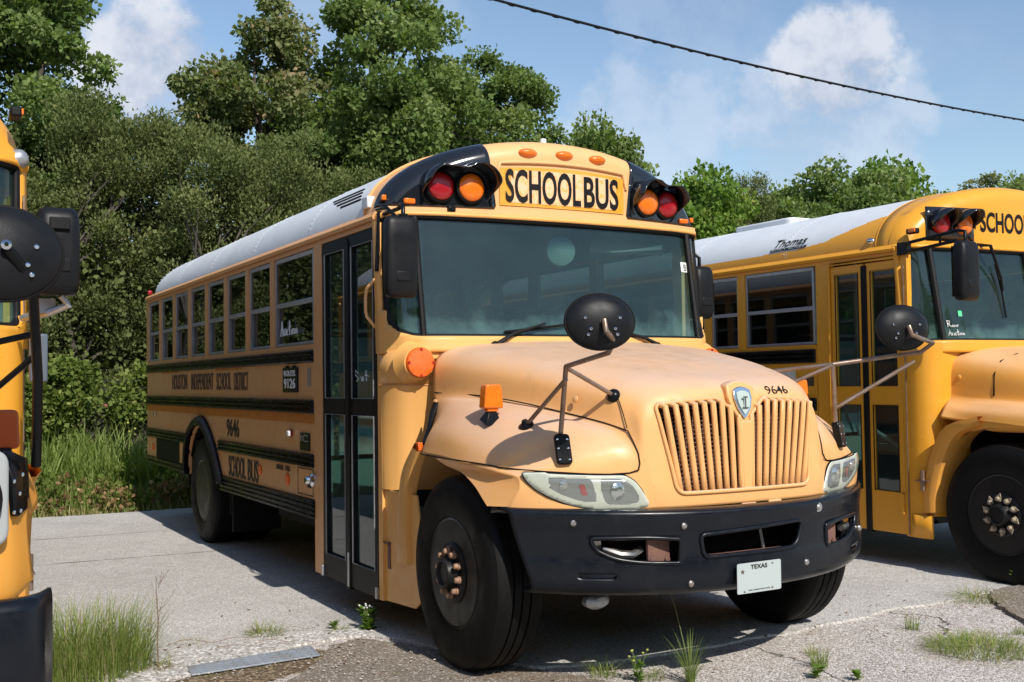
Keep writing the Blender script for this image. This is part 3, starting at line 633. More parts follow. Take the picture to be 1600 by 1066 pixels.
obj('cap_seam', MB().tube([(-R_A*cos(a)*1.0, 2.15, R_Z+.034+(R_B-.03)*abs(sin(a))**.92) for a in np.linspace(.04, pi-.04, 50)], .010, 6), 'cap', bus)
# ---- front cap
def yfc(x): return 1.70+.17*(abs(x)/1.2)**2.2
def cap_surface(nth=121, nq=26, grow=0.0):
    rows = []
    for a in np.linspace(0.0, pi, nth):
        X = -(R_A+grow)*.995*cos(a); Z = R_Z+.03+(R_B-.035+grow)*abs(sin(a))**.92; col = []; zb = 2.548
        for y, k in ((2.16, 1.0), (2.05, .999), (1.95, .995)): col.append((X*k, max(y, yfc(X)+.13), R_Z+.03+(Z-R_Z-.03)*k))
        Rr = .13; H = max(Z-zb, .02); Rz = min(Rr, H*.9)
        for t in np.linspace(0, pi/2, 9): col.append((X*(1-.02*sin(t)), yfc(X)+Rr-Rr*sin(t), Z-.004-Rz*(1-cos(t))*.9))
        z0 = col[-1][2]
        for q in np.linspace(0, 1, nq)[1:]: z = z0+(zb-z0)*q; col.append((X*.98, yfc(X)-.0, z))
        rows.append(col)
    return MB().grid(rows)
cs = cap_surface()
bl = [(-1.4, 2.605), (-.498, 2.605), (-.575, 3.2), (-1.4, 3.2)]; br = [(-x, z) for x, z in bl]
capm, blackm = split(cs, [bl, br], 0, 2, cond=lambda vs: max(v[1]-yfc(v[0]) for v in vs) < .135)
cp = obj('front_cap', capm, 'cap', bus, ang=50); each('lamp_surround', blackm, 'lampblack', cp, solid=.014, ang=50)
mb = MB().grid([[(x, yfc(x)-.012+d, z) for x in np.linspace(-1.19, 1.19, 41)] for d, z in ((0.012, 2.60), (0, 2.597), (-.002, 2.562), (.01, 2.552), (.06, 2.548))]); obj('cap_lip', mb, 'cap', cp, ang=50)
# sign panel
sp = MB().grid([[(x, yfc(x)-.006, z0+(z1)*t) for t in np.linspace(0, 1, 5)] for x in np.linspace(-.475, .475, 21) for z0, z1 in [(2.632, .258-.02*(x/.47)**2)]])
sgn = obj('school_bus_sign', sp, 'signamber', cp, ang=60)
sp = MB().grid([[(x, yfc(x)-.0085, z0+(z1)*t) for t in np.linspace(0, 1, 5)] for x in np.linspace(-.40, .405, 21) for z0, z1 in [(2.652, .218-.02*(x/.47)**2)]]); obj('worn_white_film', sp, 'signpale', sgn, ang=60)
def capwarp(p): return (p.x, yfc(p.x)-.012, p.z)
lettering('lettering', 'SCHOOL', 'ink', sgn, (-.437, 1.7, 2.653), (1, 0, 0), (0, 0, 1), .555, .215, off=.022, warp=capwarp)
lettering('lettering', 'BUS', 'ink', sgn, (.142, 1.7, 2.651), (1, 0, 0), (0, 0, 1), .285, .208, off=.022, warp=capwarp)
br_ = MB(); br_.tube([(-.50, yfc(.5)-.004, 2.80)]+[(x, yfc(x)-.006, 2.925-.025*(x/.5)**2) for x in np.linspace(-.47, .47, 15)]+[(.50, yfc(.5)-.004, 2.80)], .012, 8); obj('sign_brow', br_, 'cap', cp, ang=60)
# warning lamps with visors
for s in (-1, 1):
    for x, m_, nm in ((.868, 'red', 'red_warning_lamp'), (.675, 'amber', 'amber_warning_lamp')):
        c = (s*x, yfc(x)-.018, 2.728)
        l = obj(nm, MB().lathe([(.089, 0), (.089, .012), (.082, .024), (.06, .034), (.03, .039), (0, .04)], c, (0, -1, 0), 40), m_, bus, ang=40)
        obj('gasket', MB().lathe([(.102, -.01), (.102, .012), (.089, .018), (.089, 0)], c, (0, -1, 0), 40), 'rubber', l)
    # visor outline round both lamps
    out = []
    for a in np.linspace(-.35*pi, .5*pi, 15): out.append((.868+.118*cos(a), 2.728+.125*sin(a)))
    out = out[:-2]+[(.868+.03, 2.85), (.80, 2.843), (.77, 2.84), (.73, 2.85), (.70, 2.868)]+[(.668+.132*cos(a), 2.735+.138*sin(a)) for a in np.linspace(.55*pi, 1.25*pi, 13)]
    base = crs(np.array(out), 60); rows = []
    for x, z in base:
        up_ = max(0., min(1., (z-2.66)/.12)); up_ = up_*up_*(3-2*up_); dpt = .16*up_+.012
        rows.append([(s*x, yfc(x)+.0, z), (s*x, yfc(x)-dpt*.5, z+.004*up_), (s*x, yfc(x)-dpt, z-.012*up_)])
    obj('lamp_visor', MB().grid(rows), 'lampblack', bus, solid=.006, ang=60)
    l = obj('marker_lamp', MB().cbox((s*1.055, yfc(1.055)-.012, 2.632), .075, .03, .034), 'amber', bus, bevel=.008)
    l = obj('marker_lamp', MB().cbox((s*1.185, 1.93, 2.655), .04, .055, .05), 'black', bus, bevel=.006); obj('lens', MB().cbox((s*1.19, 1.90, 2.657), .03, .03, .035), 'amber', l, bevel=.006)
for x in (-.27, 0.0, .26):
    obj('clearance_lamp', MB().lathe([(.068, 0), (.066, .012), (.05, .026), (.025, .034), (0, .036)], (x, yfc(x)+.006, 2.985-.02*abs(x)), (0, -1, .18), 28, sy=.42), 'amber', bus, ang=50)
obj('wiper_nozzle', MB().cbox((-.80, yfc(.8)-.015, 2.588), .05, .04, .03), 'black', bus, bevel=.006)
# ---- windscreen
def yws(x, z):
    ax = abs(x); return float(np.interp(ax, [0, .5, .9, 1.04, 1.13, 1.19, 1.222], [1.565, 1.585, 1.625, 1.665, 1.735, 1.83, 1.92])) + (z-1.78)*.16*(1-.55*max(0, (ax-1.04)/.18))
WSO = rounded([(-1.196, 2.535), (-1.196, 1.79), (1.196, 1.79), (1.196, 2.535)], [.02, .17, .17, .02], 10)
xs = sorted(set([round(float(q), 4) for q in np.concatenate([np.linspace(-1.03, 1.03, 42), np.linspace(1.03, 1.222, 12), -np.linspace(1.03, 1.222, 12)])]))
mb = MB().grid([[(x, yws(x, z)-.006, z) for z in np.linspace(1.695, 2.56, 48)] for x in xs])
punch(mb, [WSO]); obj('windscreen_surround', mb, 'cream', bus, solid=.03, off=1, ang=50)
glx = [x for x in xs if abs(x) <= 1.19]
gl_ = obj('windscreen', MB().grid([[(x, yws(x, z)+.004, z) for z in np.linspace(1.795, 2.53, 12)] for x in glx if abs(x) <= 1.035]), 'wglass', bus, ang=60, recalc=False)
for s in (-1, 1):
    gx = [s*q for q in np.linspace(1.045, 1.192, 8)]
    pane = MB().grid([[(x, yws(x, z)+.004, z) for z in np.linspace(1.80, 2.53, 24)] for x in gx]); punch(pane, [[(-3, 1), (-3, 1.8), (3, 1.8), (3, 1)]]) if False else None
    obj('corner_pane', pane, 'wglass', bus, ang=60, recalc=False)
    obj('windscreen_pillar', MB().tube([(s*1.04, yws(1.04, 1.79)-.012, 1.79), (s*1.04, yws(1.04, 2.53)-.012, 2.535)], .020, 8), 'flatblack', bus)
def loop3(P, inset, step=.03):
    out = []; n = len(P)
    for i in range(n):
        a = Vector(P[i]); b = Vector(P[(i+1) % n]); L = (b-a).length; k = max(1, int(L/step))
        for j in range(k): q = a+(b-a)*j/k; out.append(q)
    return out
obj('windscreen_gasket', MB().tube([(q.x, yws(q.x, q.y)-.010, q.y) for q in loop3(WSO, 0)], .019, 8, closed=True), 'flatblack', bus, ang=60)
obj('cab_fan', MB().lathe([(.10, 0), (.095, .03), (.05, .05), (0, .055)], (-.02, 1.74, 2.36), (-.3, -1, 0), 28).tube([(-.02, 1.78, 2.36), (.0, 1.86, 2.50)], .012), 'interior', bus, ang=50)
obj('sun_visor', MB().cbox((.62, 1.90, 2.44), .62, .02, .10), 'interior', bus, bevel=.01)
# dirt film along the lower edge, sticker, wipers
obj('permit_sticker', MB().add([(x, yws(x, z)+.001, z) for x, z in ((.955, 2.26), (1.02, 2.26), (1.02, 2.33), (.955, 2.33))], [(0, 1, 2, 3)]), 'whiteink', bus)
lettering('lettering', 'B', 'flatblack', bus, (.985, 1.6, 2.27), (1, 0, 0), (0, 0, 1), .028, .045, warp=lambda p: (p.x, yws(p.x, p.z)-.001, p.z))
for x0, z0, x1, z1, bx in ((-.62, 1.735, -.25, 1.875, -.62), (.60, 1.735, .28, 1.84, .60)):
    a = MB(); y0 = yws(x0, z0)-.075
    a.lathe([(.028, -.02), (.028, .01), (.018, .022), (0, .024)], (x0, y0+.02, z0), (0, -1, .25), 14)
    a.tube([(x0, y0, z0+.005), (x0+(x1-x0)*.35, yws(x0, z0)-.06, z0+(z1-z0)*.55), (x1, yws(x1, z1)-.035, z1)], [.016, .011, .007], 8)
    wa = obj('wiper_arm', a, 'flatblack', bus)
    bl_ = MB().tube([(x0+(x1-x0)*.25, yws(x0, 1.81)-.022, z0+(z1-z0)*.62), (x1+(x1-x0)*.55, yws(x1, 1.81)-.022, z1+.0)], .008, 6); obj('wiper_blade', bl_, 'rubber', wa)
# ---- cowl: corner panels, turn lamps, lower skirt
mb = MB().grid([[(x, yws(x, 1.75)-.004+dy_, z) for x in np.linspace(-1.16, 1.16, 60)] for dy_, z in ((.0, 1.715), (-.012, 1.712), (-.02, 1.70), (-.02, 1.66))]); obj('cowl_lip', mb, 'cream', bus, ang=50)
for s in (-1, 1):
    plan = [(1.222, 1.93), (1.222, 1.86), (1.215, 1.80), (1.19, 1.735), (1.15, 1.69), (1.09, 1.665), (.98, 1.655), (.80, 1.65)]
    P = crs(np.array(plan), 26)
    mb = MB().grid([[(s*x, y, z) for x, y in P] for z in (1.505, 1.60, 1.712)]); obj('lamp_panel', mb, 'cream', bus, solid=.012, off=1 if s > 0 else -1, ang=50)
    rows = []
    for z, k in ((1.50, 0), (1.46, .010), (1.35, .030), (1.2, .045), (1.05, .045), (.90, .035), (.875, .03)):
        rows.append([(s*(x-k*.25*min(1, max(0, (1.225-x)/.03))), y+k*1.0*min(1, max(0, (1.93-y)/.12)), z) for x, y in P])
    mb = MB().grid(rows); obj('corner_panel', mb, 'cream', bus, ang=60)
    mb = MB().tube([(s*(x+.001), y-.001, 1.502) for x, y in P], .004, 6); obj('panel_seam', mb, 'side', bus)
    # skirt ahead of the door, behind the wheel
    mb = MB(); sideprism(mb, [(1.90, .20), (1.90, .872), (1.42, .872), (1.35, .60), (1.36, .28), (1.45, .225)], s*1.19, s*1.205); obj('skirt_panel', mb, 'cream', bus, bevel=.004)
    # rear lip of the front wheel opening
    inner = crs(np.array([(1.36, 1.13), (1.465, .98), (1.515, .80), (1.52, .62), (1.50, .47)]), 16); outer = crs(np.array([(1.42, 1.17), (1.60, 1.0), (1.665, .80), (1.685, .62), (1.69, .46)]), 16)
    mb = MB().grid([[(s*1.17, i_[0]-.005, i_[1]-.01), (s*1.228, i_[0], i_[1]), (s*1.24, (i_[0]*.6+o_[0]*.4), (i_[1]*.6+o_[1]*.4)), (s*1.215, o_[0], o_[1]), (s*1.19, o_[0]+.004, o_[1])] for i_, o_ in zip(inner, outer)])
    obj('wheel_opening_lip', mb, 'cream', bus, ang=50)
    # amber turn lamp in its bucket
    c = Vector((s*1.095, 1.60, 1.635))
    obj('lamp_bucket', MB().lathe([(.135, -.085), (.12, -.06), (.105, -.02), (.098, 0), (0, 0)], c, (0, -1, 0), 40), 'cream', bus, ang=60)
    l = obj('turn_lamp', MB().lathe([(.090, 0), (.090, .014), (.084, .024), (.05, .028), (0, .030)], c, (0, -1, 0), 40), 'orange', bus, ang=40)
    tb = MB()
    for k in range(4): a = k*pi/2; tb.cbox((c.x+cos(a)*.078, c.y-.028, c.z+sin(a)*.078), .014, .006, .014)
    each('lens_screw', tb, 'red', l)
    # door latch / bracket at the foot of the skirt
    mb = MB(); mb.box(s*1.20-.012, s*1.20+.012, 1.80, 1.84, .40, .56); mb.tube([(s*1.215, 1.93, .56), (s*1.22, 1.80, .55)], .006, 6); obj('skirt_bracket', mb, 'rust', bus, bevel=.003)
# yellow grab handle beside the door
obj('grab_handle', MB().tube([(-1.222, 1.915, 2.165), (-1.245, 1.93, 2.15), (-1.285, 1.955, 2.095), (-1.29, 1.96, 2.04), (-1.29, 1.96, 1.96), (-1.285, 1.955, 1.925), (-1.245, 1.93, 1.865), (-1.222, 1.915, 1.85)], .010, 10), 'cap', bus)

# ---- bonnet and wings, one moulded surface
ST = [
 [(0,1.62,1.775),(.3,1.62,1.772),(.6,1.61,1.757),(.88,1.60,1.722),(1.0,1.59,1.635),(1.018,1.57,1.46),(1.03,1.52,1.40),(1.06,1.47,1.31),(1.12,1.42,1.21),(1.19,1.385,1.115)],
 [(0,1.3,1.745),(.3,1.3,1.742),(.6,1.3,1.728),(.85,1.3,1.695),(.965,1.3,1.61),(.99,1.3,1.45),(1.03,1.28,1.405),(1.10,1.26,1.34),(1.19,1.25,1.235),(1.238,1.25,1.12)],
 [(0,1,1.70),(.3,1,1.697),(.58,1,1.683),(.795,1,1.648),(.90,1,1.57),(.93,1,1.42),(.99,1,1.40),(1.09,1,1.355),(1.20,1,1.25),(1.245,1,1.11)],
 [(0,.7,1.65),(.3,.7,1.648),(.54,.7,1.635),(.72,.7,1.60),(.815,.7,1.525),(.845,.7,1.385),(.93,.7,1.37),(1.05,.7,1.32),(1.18,.7,1.205),(1.238,.7,1.088)],
 [(0,.45,1.60),(.28,.45,1.598),(.48,.45,1.587),(.64,.45,1.552),(.73,.45,1.478),(.765,.45,1.335),(.86,.45,1.325),(.99,.45,1.268),(1.14,.47,1.165),(1.21,.5,1.072)],
 [(0,.25,1.55),(.26,.25,1.548),(.44,.25,1.538),(.57,.25,1.505),(.65,.245,1.432),(.685,.24,1.285),(.79,.27,1.265),(.93,.32,1.21),(1.08,.38,1.135),(1.18,.43,1.062)],
 [(0,.10,1.503),(.24,.105,1.50),(.42,.12,1.482),(.535,.14,1.45),(.60,.15,1.38),(.635,.14,1.225),(.74,.17,1.195),(.88,.22,1.155),(1.03,.29,1.10),(1.15,.36,1.048)],
 [(0,.03,1.43),(.24,.035,1.425),(.42,.055,1.40),(.52,.075,1.365),(.58,.085,1.30),(.615,.09,1.16),(.72,.13,1.13),(.86,.185,1.10),(1.02,.265,1.065),(1.145,.345,1.02)],
 [(0,0,1.25),(.23,.005,1.25),(.40,.025,1.23),(.5,.045,1.20),(.56,.06,1.16),(.605,.07,1.08),(.71,.115,1.05),(.85,.17,1.03),(1.02,.255,1.005),(1.15,.34,.985)],
 [(0,-.02,1.03),(.22,-.015,1.03),(.38,0,1.02),(.48,.02,1.01),(.55,.035,1.0),(.6,.055,.97),(.71,.105,.955),(.86,.165,.94),(1.03,.255,.94),(1.17,.36,.94)],
 [(0,-.025,.885),(.22,-.02,.885),(.38,-.005,.885),(.48,.015,.885),(.55,.035,.885),(.605,.05,.886),(.71,.10,.886),(.87,.165,.887),(1.04,.26,.89),(1.185,.38,.90)]]
ST = np.array(ST); S1 = crs(ST, 100); 
full = np.concatenate([S1[:, ::-1][:, :-1]*np.array([-1, 1, 1]), S1], axis=1)
F2 = np.transpose(crs(np.transpose(full, (1, 0, 2)), 151), (1, 0, 2))
hm = MB().grid([[tuple(p) for p in r] for r in F2])
def yfront(x, z=1.0):
    return float(np.interp(abs(x), [0, .25, .4, .5, .6, .71, .86, 1.03, 1.17], [0, .005, .02, .04, .06, .11, .17, .255, .36]))
GR = rounded([(-.512, 1.392), (-.432, .952), (.432, .952), (.512, 1.392), (.30, 1.412), (.15, 1.418), (0, 1.285), (-.15, 1.418), (-.30, 1.412)], [.035, .05, .05, .035, .1, .03, .01, .03, .1], 6)
punch(hm, [GR], cond=lambda v: v[1] < .16)
def bezier_surf_y(x, z):
    # depth of the nose at (x, z): nearest vertex of the surface in the x,z plane among the front rows
    return _nosey(x, z)
FR = F2[52:].reshape(-1, 3)
def _nosey(x, z):
    d = (FR[:, 0]-x)**2+(FR[:, 2]-z)**2; k = np.argsort(d)[:4]; w_ = 1/(d[k]+1e-6); return float((FR[k, 1]*w_).sum()/w_.sum())
hood = obj('bonnet', hm, 'hood', bus, solid=.022, off=-1, ang=50)
# side skirt of each wing down to the wheel opening
for s in (-1, 1):
    top = S1[20:, 9]; n_ = 46
    tp = crs(top[::6], n_); ang_ = np.linspace(radians(82), radians(140), n_)
    arc = []
    for a in np.linspace(0, 1, n_):
        th_ = radians(72)+radians(76)*a; arc.append((.985-.60*1.0*cos(pi-th_)*-1*0, 0))
    rows = []
    for i, p in enumerate(tp):
        a = i/(n_-1); th_ = radians(78)+radians(62)*a
        y = .97-.60*(-cos(th_))*1.0; y = .97+.615*cos(th_); z = .50+.635*sin(th_)
        if p[2]-.004 < z: z = p[2]-.004
        y = max(y, p[1]+.002) if a > .97 else y
        q0 = (s*p[0], p[1], p[2]); q1 = (s*1.235, y, z)
        rows.append([q0, tuple((np.array(q0)+np.array(q1))/2+np.array([s*.004, 0, 0])), q1, (s*1.20, y+.0, z+.004), (s*1.10, y, z+.01)])
    obj('wing_skirt', MB().grid(rows), 'hood', bus, ang=40)
    # shut line between bonnet and wing, and along the lower edge of the wing
    def off(p, d=.0015): return (s*(p[0]+d), p[1]-d, p[2]+d)
    cseam = [(-s*x*1.0, y-.001, z+.002) for x, y, z in ((-1.019, 1.56, 1.454), (-.954, 1.104, 1.437), (-.880, .79, 1.403), (-.776, .486, 1.348), (-.696, .275, 1.304), (-.630, .140, 1.262))]; cseam = [tuple(q) for q in crs(np.array(cseam), 30)]
    down = [(s*x, y-.002, z) for x, y, z in ((.618, .105, 1.20), (.610, .083, 1.155), (.609, .073, 1.105), (.620, .068, 1.075))]
    upl = [(s*x, y, z) for x, y, z in ((.640, .205, 1.425), (.636, .170, 1.35), (.632, .142, 1.275))]
    obj('shut_line', MB().tube(upl, .0028, 6), 'chassis', bus, ang=60)
    rowb = [(s*x, _nosey(x, z)-.003, z) for x, z in ((.66, 1.060), (.75, 1.056), (.85, 1.060), (.95, 1.068), (1.05, 1.076), (1.12, 1.083))]
    lipl = [(s*x, y, z) for x, y, z in ((1.185, .45, 1.092), (1.212, .552, 1.101), (1.238, .70, 1.107), (1.2485, .83, 1.111), (1.2505, 1.0, 1.113), (1.248, 1.16, 1.115), (1.232, 1.28, 1.118), (1.20, 1.375, 1.116))]
    obj('shut_line', MB().tube(cseam+down+rowb+lipl, .0036, 6), 'chassis', bus, ang=60)
    # rubber bonnet latch
    obj('bonnet_latch', MB().tube([(s*1.03, 1.50, 1.385), (s*1.075, 1.47, 1.33), (s*1.12, 1.43, 1.24), (s*1.165, 1.40, 1.165)], [.028, .020, .014, .012], 10), 'black', bus)
    obj('latch_reflector', MB().cbox((s*1.19, 1.405, 1.15), .03, .04, .05), 'orange', bus, bevel=.006)
    for y, z, x in ((1.50, 1.40, 1.04), (.42, 1.42, .755)):
        obj('bonnet_bumper', MB().lathe([(.018, 0), (.018, .006), (.01, .01), (0, .01)], (s*x, y, z), (s, -.2, .2), 14), 'hood', bus)
# grille: slats, centre bar, radiator, rim
gx = MB()
n_s = 9
def gtop(x):
    ax = abs(x)
    return 1.418-.02*max(0, (ax-.15)/.36) if ax > .15 else 1.29+(ax/.15)*.128
for s in (-1, 1):
    for k in range(n_s):
        f = (k+.75)/(n_s+.15); xt, xb = s*.505*f, s*.425*f
        zt = gtop(xt)-.006 if abs(xt) > .1 else gtop(xt)+.01
        pts = [(xb+(xt-xb)*t, yfront(xb+(xt-xb)*t)+.004+.035*t*t*(0 if t < 1 else 1)+(.028 if t > .98 or t < .02 else 0)-.012, .958+(zt-.958)*t) for t in (0, .02, .2, .4, .6, .8, .97, 1)]
        gx.tube(pts, .0158, 10)
each('grille_slat', gx, 'hood', bus, ang=60)
obj('grille_centre_bar', MB().prism([(-.030, .95), (.030, .95), (.040, 1.30), (-.040, 1.30)], lambda p, d: (p[0], d, p[1]), -.022, .02), 'hood', bus, bevel=.008)
rim3 = [(q.x, _nosey(q.x, q.y)-.002, q.y) for q in loop3(GR, 0, .02)]
obj('grille_rim', MB().tube(rim3, .011, 8, closed=True), 'hood', bus, ang=60)
rb = MB().box(-.52, .52, .16, .22, .86, 1.40); obj('radiator', rb, 'chassis', bus)
gm = MB()
for z in np.arange(.97, 1.40, .022): gm.tube([(-.50, .12, z), (.50, .12, z)], .0035, 4)
for x in np.arange(-.5, .51, .022): gm.tube([(x, .124, .95), (x, .124, 1.40)], .003, 4)
obj('bug_screen', gm, 'rust', bus)
# emblem shield
SHx = [(-.062, 1.468), (-.03, 1.482), (0, 1.487), (.03, 1.482), (.062, 1.468), (.066, 1.42), (.05, 1.365), (.02, 1.318), (0, 1.298), (-.02, 1.318), (-.05, 1.365), (-.066, 1.42)]
SH = [(x*.88-.018, 1.395+(z-1.395)*.88) for x, z in SHx]
SHb = [(x*1.36-.018, 1.39+(z-1.39)*1.2) for x, z in SHx]
eb = obj('emblem_boss', MB().prism(SHb, lambda p, d: (p[0], d+(p[1]-1.39)*.33*(1 if p[1] > 1.39 else .12), p[1]), -.016, .05), 'hood', bus, bevel=.012, seg=3)
em = obj('emblem', MB().prism(SH, lambda p, d: (p[0], d+(p[1]-1.39)*.33*(1 if p[1] > 1.39 else .12), p[1]), -.026, -.012), 'chrome', bus, bevel=.004)
SHi = [((x+.018)*.72-.018, 1.395+(z-1.395)*.74) for x, z in SH]; M['emblemgrey'] = mat('emblem_grey', (.42, .50, .46), .35)
obj('emblem_field', MB().prism(SHi, lambda p, d: (p[0], d+(p[1]-1.39)*.33*(1 if p[1] > 1.39 else .12), p[1]), -.029, -.02), 'emblemgrey', em)
obj('emblem_figure', MB().box(-.023, -.013, -.033, -.027, 1.37, 1.418).box(-.033, -.003, -.033, -.027, 1.417, 1.425).box(-.038, .002, -.033, -.027, 1.364, 1.371), 'chrome', em)
for x, z in ((.095, 1.462), ): obj('screw_boss', MB().lathe([(.014, 0), (.014, .006), (.008, .012), (0, .012)], (x, .055, z), (0, -1, .5), 14), 'hood', bus)
def hoodnum(p): return (p.x, _nosey(p.x, p.z)-.004, p.z)
lettering('lettering', '9646', 'ink', bus, (.185, .05, 1.433), (1, 0, 0), (0, 0, 1), .17, .042, off=.004, warp=hoodnum)
# headlights
HO = [(-1.135, 1.073), (-1.06, 1.068), (-.93, 1.058), (-.80, 1.052), (-.685, 1.050), (-.64, 1.02), (-.61, .975), (-.585, .93), (-.575, .895), (-.66, .888), (-.74, .885), (-.82, .888), (-.90, .903), (-.97, .925), (-1.03, .955), (-1.08, .99), (-1.115, 1.03)]
HO = rounded(HO, .02, 3)
def inner(P, k, c): return [(c[0]+(x-c[0])*k, c[1]+(z-c[1])*k) for x, z in P]
def patch(P, dy, s, dens=.015, bulge=0, c=None):
    xs_ = [p[0] for p in P]; zs_ = [p[1] for p in P]
    x0, x1, z0, z1 = min(xs_), max(xs_), min(zs_), max(zs_); nx = int((x1-x0)/dens)+2; nz_ = int((z1-z0)/dens)+2
    g = MB().grid([[(x0+(x1-x0)*i/nx, 0, z0+(z1-z0)*j/nz_) for j in range(nz_+1)] for i in range(nx+1)])
    keep, cut = split(g, [P], 0, 2); v2 = []
    for x, _, z in cut.v:
        d = sqrt(nearest(x, z, P)[0]); v2.append((s*(-x) if s > 0 else x, yfront(x)+dy-bulge*(1-math.exp(-d/.02)), z))
    cut.v = v2; return cut
for s in (-1, 1):
    c = (-.86, .985)
    hl = obj('headlight', patch(HO, -.008, s, .013), 'greyframe', bus, solid=.012, ang=50)
    bowl = [(-.80, 1.035), (-.70, 1.032), (-.655, 1.0), (-.63, .955), (-.625, .918), (-.70, .908), (-.775, .912), (-.79, .95), (-.80, .99)]
    obj('reflector_bowl', patch(rounded(bowl, .02, 4), -.016, s, .012), 'reflector', hl, ang=50)
    b2 = [(-1.07, 1.048), (-.95, 1.042), (-.845, 1.038), (-.83, .99), (-.82, .925), (-.90, .932), (-.98, .965), (-1.04, 1.005)]
    obj('turn_signal_bowl', patch(rounded(b2, .015, 4), -.015, s, .012), 'reflector', hl, ang=50)
    obj('marker_insert', patch([(-.900, 1.010), (-.878, 1.010), (-.864, .962), (-.878, .955), (-.892, .962)], -.020, s, .008), 'red', hl, ang=50)
    bb = MB().lathe([(.045, 0), (.03, .01), (.012, .012), (0, .012)], (s*.72, yfront(.72)-.018, .975), (0, -1, 0), 20); bb.lathe([(.026, 0), (.016, .008), (0, .008)], (s*.965, yfront(.965)-.018, 1.01), (0, -1, 0), 16); each('bulb', bb, 'chrome', hl)
    obj('lens', patch(inner(HO, .985, c), -.014, s, .012, bulge=.028), 'lens', hl, ang=60, recalc=False)
    obj('headlight_seal', MB().tube([((s if s > 0 else -1)*abs(q.x), yfront(q.x)-.004, q.y) for q in loop3(HO, 0, .02)], .006, 6, closed=True), 'chassis', hl, ang=60)
# valance between bonnet and bumper
obj('valance', MB().grid([[(x, yfront(x)+.03, z) for x in np.linspace(-1.12, 1.12, 40)] for z in (.80, .895)]), 'side', bus, ang=60)
# ---- bumper
def yb(x): return -.13+.5*(abs(x)/1.2)**2.4
BP = [(.16, .872), (.07, .884), (.02, .882), (-.004, .868), (-.006, .84), (0, .80), (.006, .76), (.006, .66), (0, .62), (-.004, .56), (0, .52), (.012, .49), (.05, .468), (.12, .462)]
BP = crs(np.array(BP), 56); rows = []
for u in np.linspace(-1, 1, 141):
    row = []
    for d, z in BP:
        k = (z-.46)/.42; X = u*(1.10+.10*k); row.append((X, yb(X)+d, z+.018*abs(u)**2))
    rows.append(row)
bm_ = MB().grid(rows)
def sl(P, r): return rounded(P, r, 6)
SLc = sl([(-.375, .757), (-.36, .648), (.225, .655), (.27, .775), (.24, .787)], [.03, .04, .06, .03, .03])
SLl = sl([(-.88, .755), (-.86, .70), (-.78, .655), (-.66, .635), (-.482, .628), (-.478, .742), (-.64, .757)], [.015, .05, .08, .08, .015, .015, .1])
SLr = [(-x, z) for x, z in SLl]; SLs = rounded([(-.935, .585), (-.935, .565), (-.775, .562), (-.775, .584)], .01, 3); SLs2 = [(-x, z) for x, z in SLs]
punch(bm_, [SLc, SLl, SLr, SLs, SLs2], cond=lambda v: .5 < v[2] < .84)
bumper = obj('front_bumper', bm_, 'bumper', bus, solid=.03, off=-1, ang=50)
lp = MB()
for P in (SLc, SLl, SLr): lp.tube([(q.x, yb(q.x)+.004, q.y) for q in loop3(P, 0, .02)], .011, 8, closed=True)
each('slot_rim', lp, 'bumper', bumper, ang=60)
for x, z in ((-.465, .806), (.404, .84), (-.435, .527), (.291, .569), (.97, .66), (-.95, .83)):
    obj('bumper_bolt', MB().lathe([(.016, -.005), (.016, .005), (.009, .012), (0, .013)], (x, yb(x)-.004, z), (0, -1, 0), 14), 'steel', bumper)
obj('washer', MB().lathe([(.026, -.004), (.024, .006), (0, .008)], (.404, yb(.404)+.0, .84), (0, -1, 0), 18), 'alu', bumper)
# behind the slots: steel beam, tow hook plate
mb = MB(); mb.box(-.80, .80, .14, .20, .58, .86); mb.box(-.44, .44, -.02, .10, .60, .635); each('bumper_beam', mb, 'chassis', bus)
mb = MB(); mb.box(-.62, -.49, .00, .02, .62, .77); mb.box(.49, .62, .0, .02, .62, .77)
for x in (-.60, -.51, .51, .60):
    for z in (.64, .75): mb.lathe([(.016, 0), (.016, .012), (0, .013)], (x, .0, z), (0, -1, 0), 6)
mb.box(-.36, .2, -.06, -.03, .628, .648); each('tow_plate', mb, 'rust', bus, bevel=.003)
mb = MB(); mb.tube([(-.80, .12, .70), (-.74, .06, .675), (-.68, .05, .67), (-.62, .06, .69)], [.014, .02, .02, .016], 8); mb.box(-.86, -.76, .14, .16, .64, .76); mb.tube([(.74, .08, .69), (.9, .16, .69)], .02, 8); mb.tube([(.10, .05, .90), (.11, .0, .64)], .008, 6); each('tow_hook', mb, 'steel', bus)
mb = MB(); mb.box(-.05, .05, -.03, 0, .862, .885); mb.box(.13, .22, -.03, 0, .868, .89); each('bonnet_stop', mb, 'hood', bus, bevel=.01, seg=3)
mb = MB().lathe([(.02, -.06), (.07, -.03), (.08, .01), (.05, .04), (0, .05)], (-.78, .22, .43), (.2, -1, 0), 16, sy=.5); obj('tow_eye', mb, 'alu', bus)
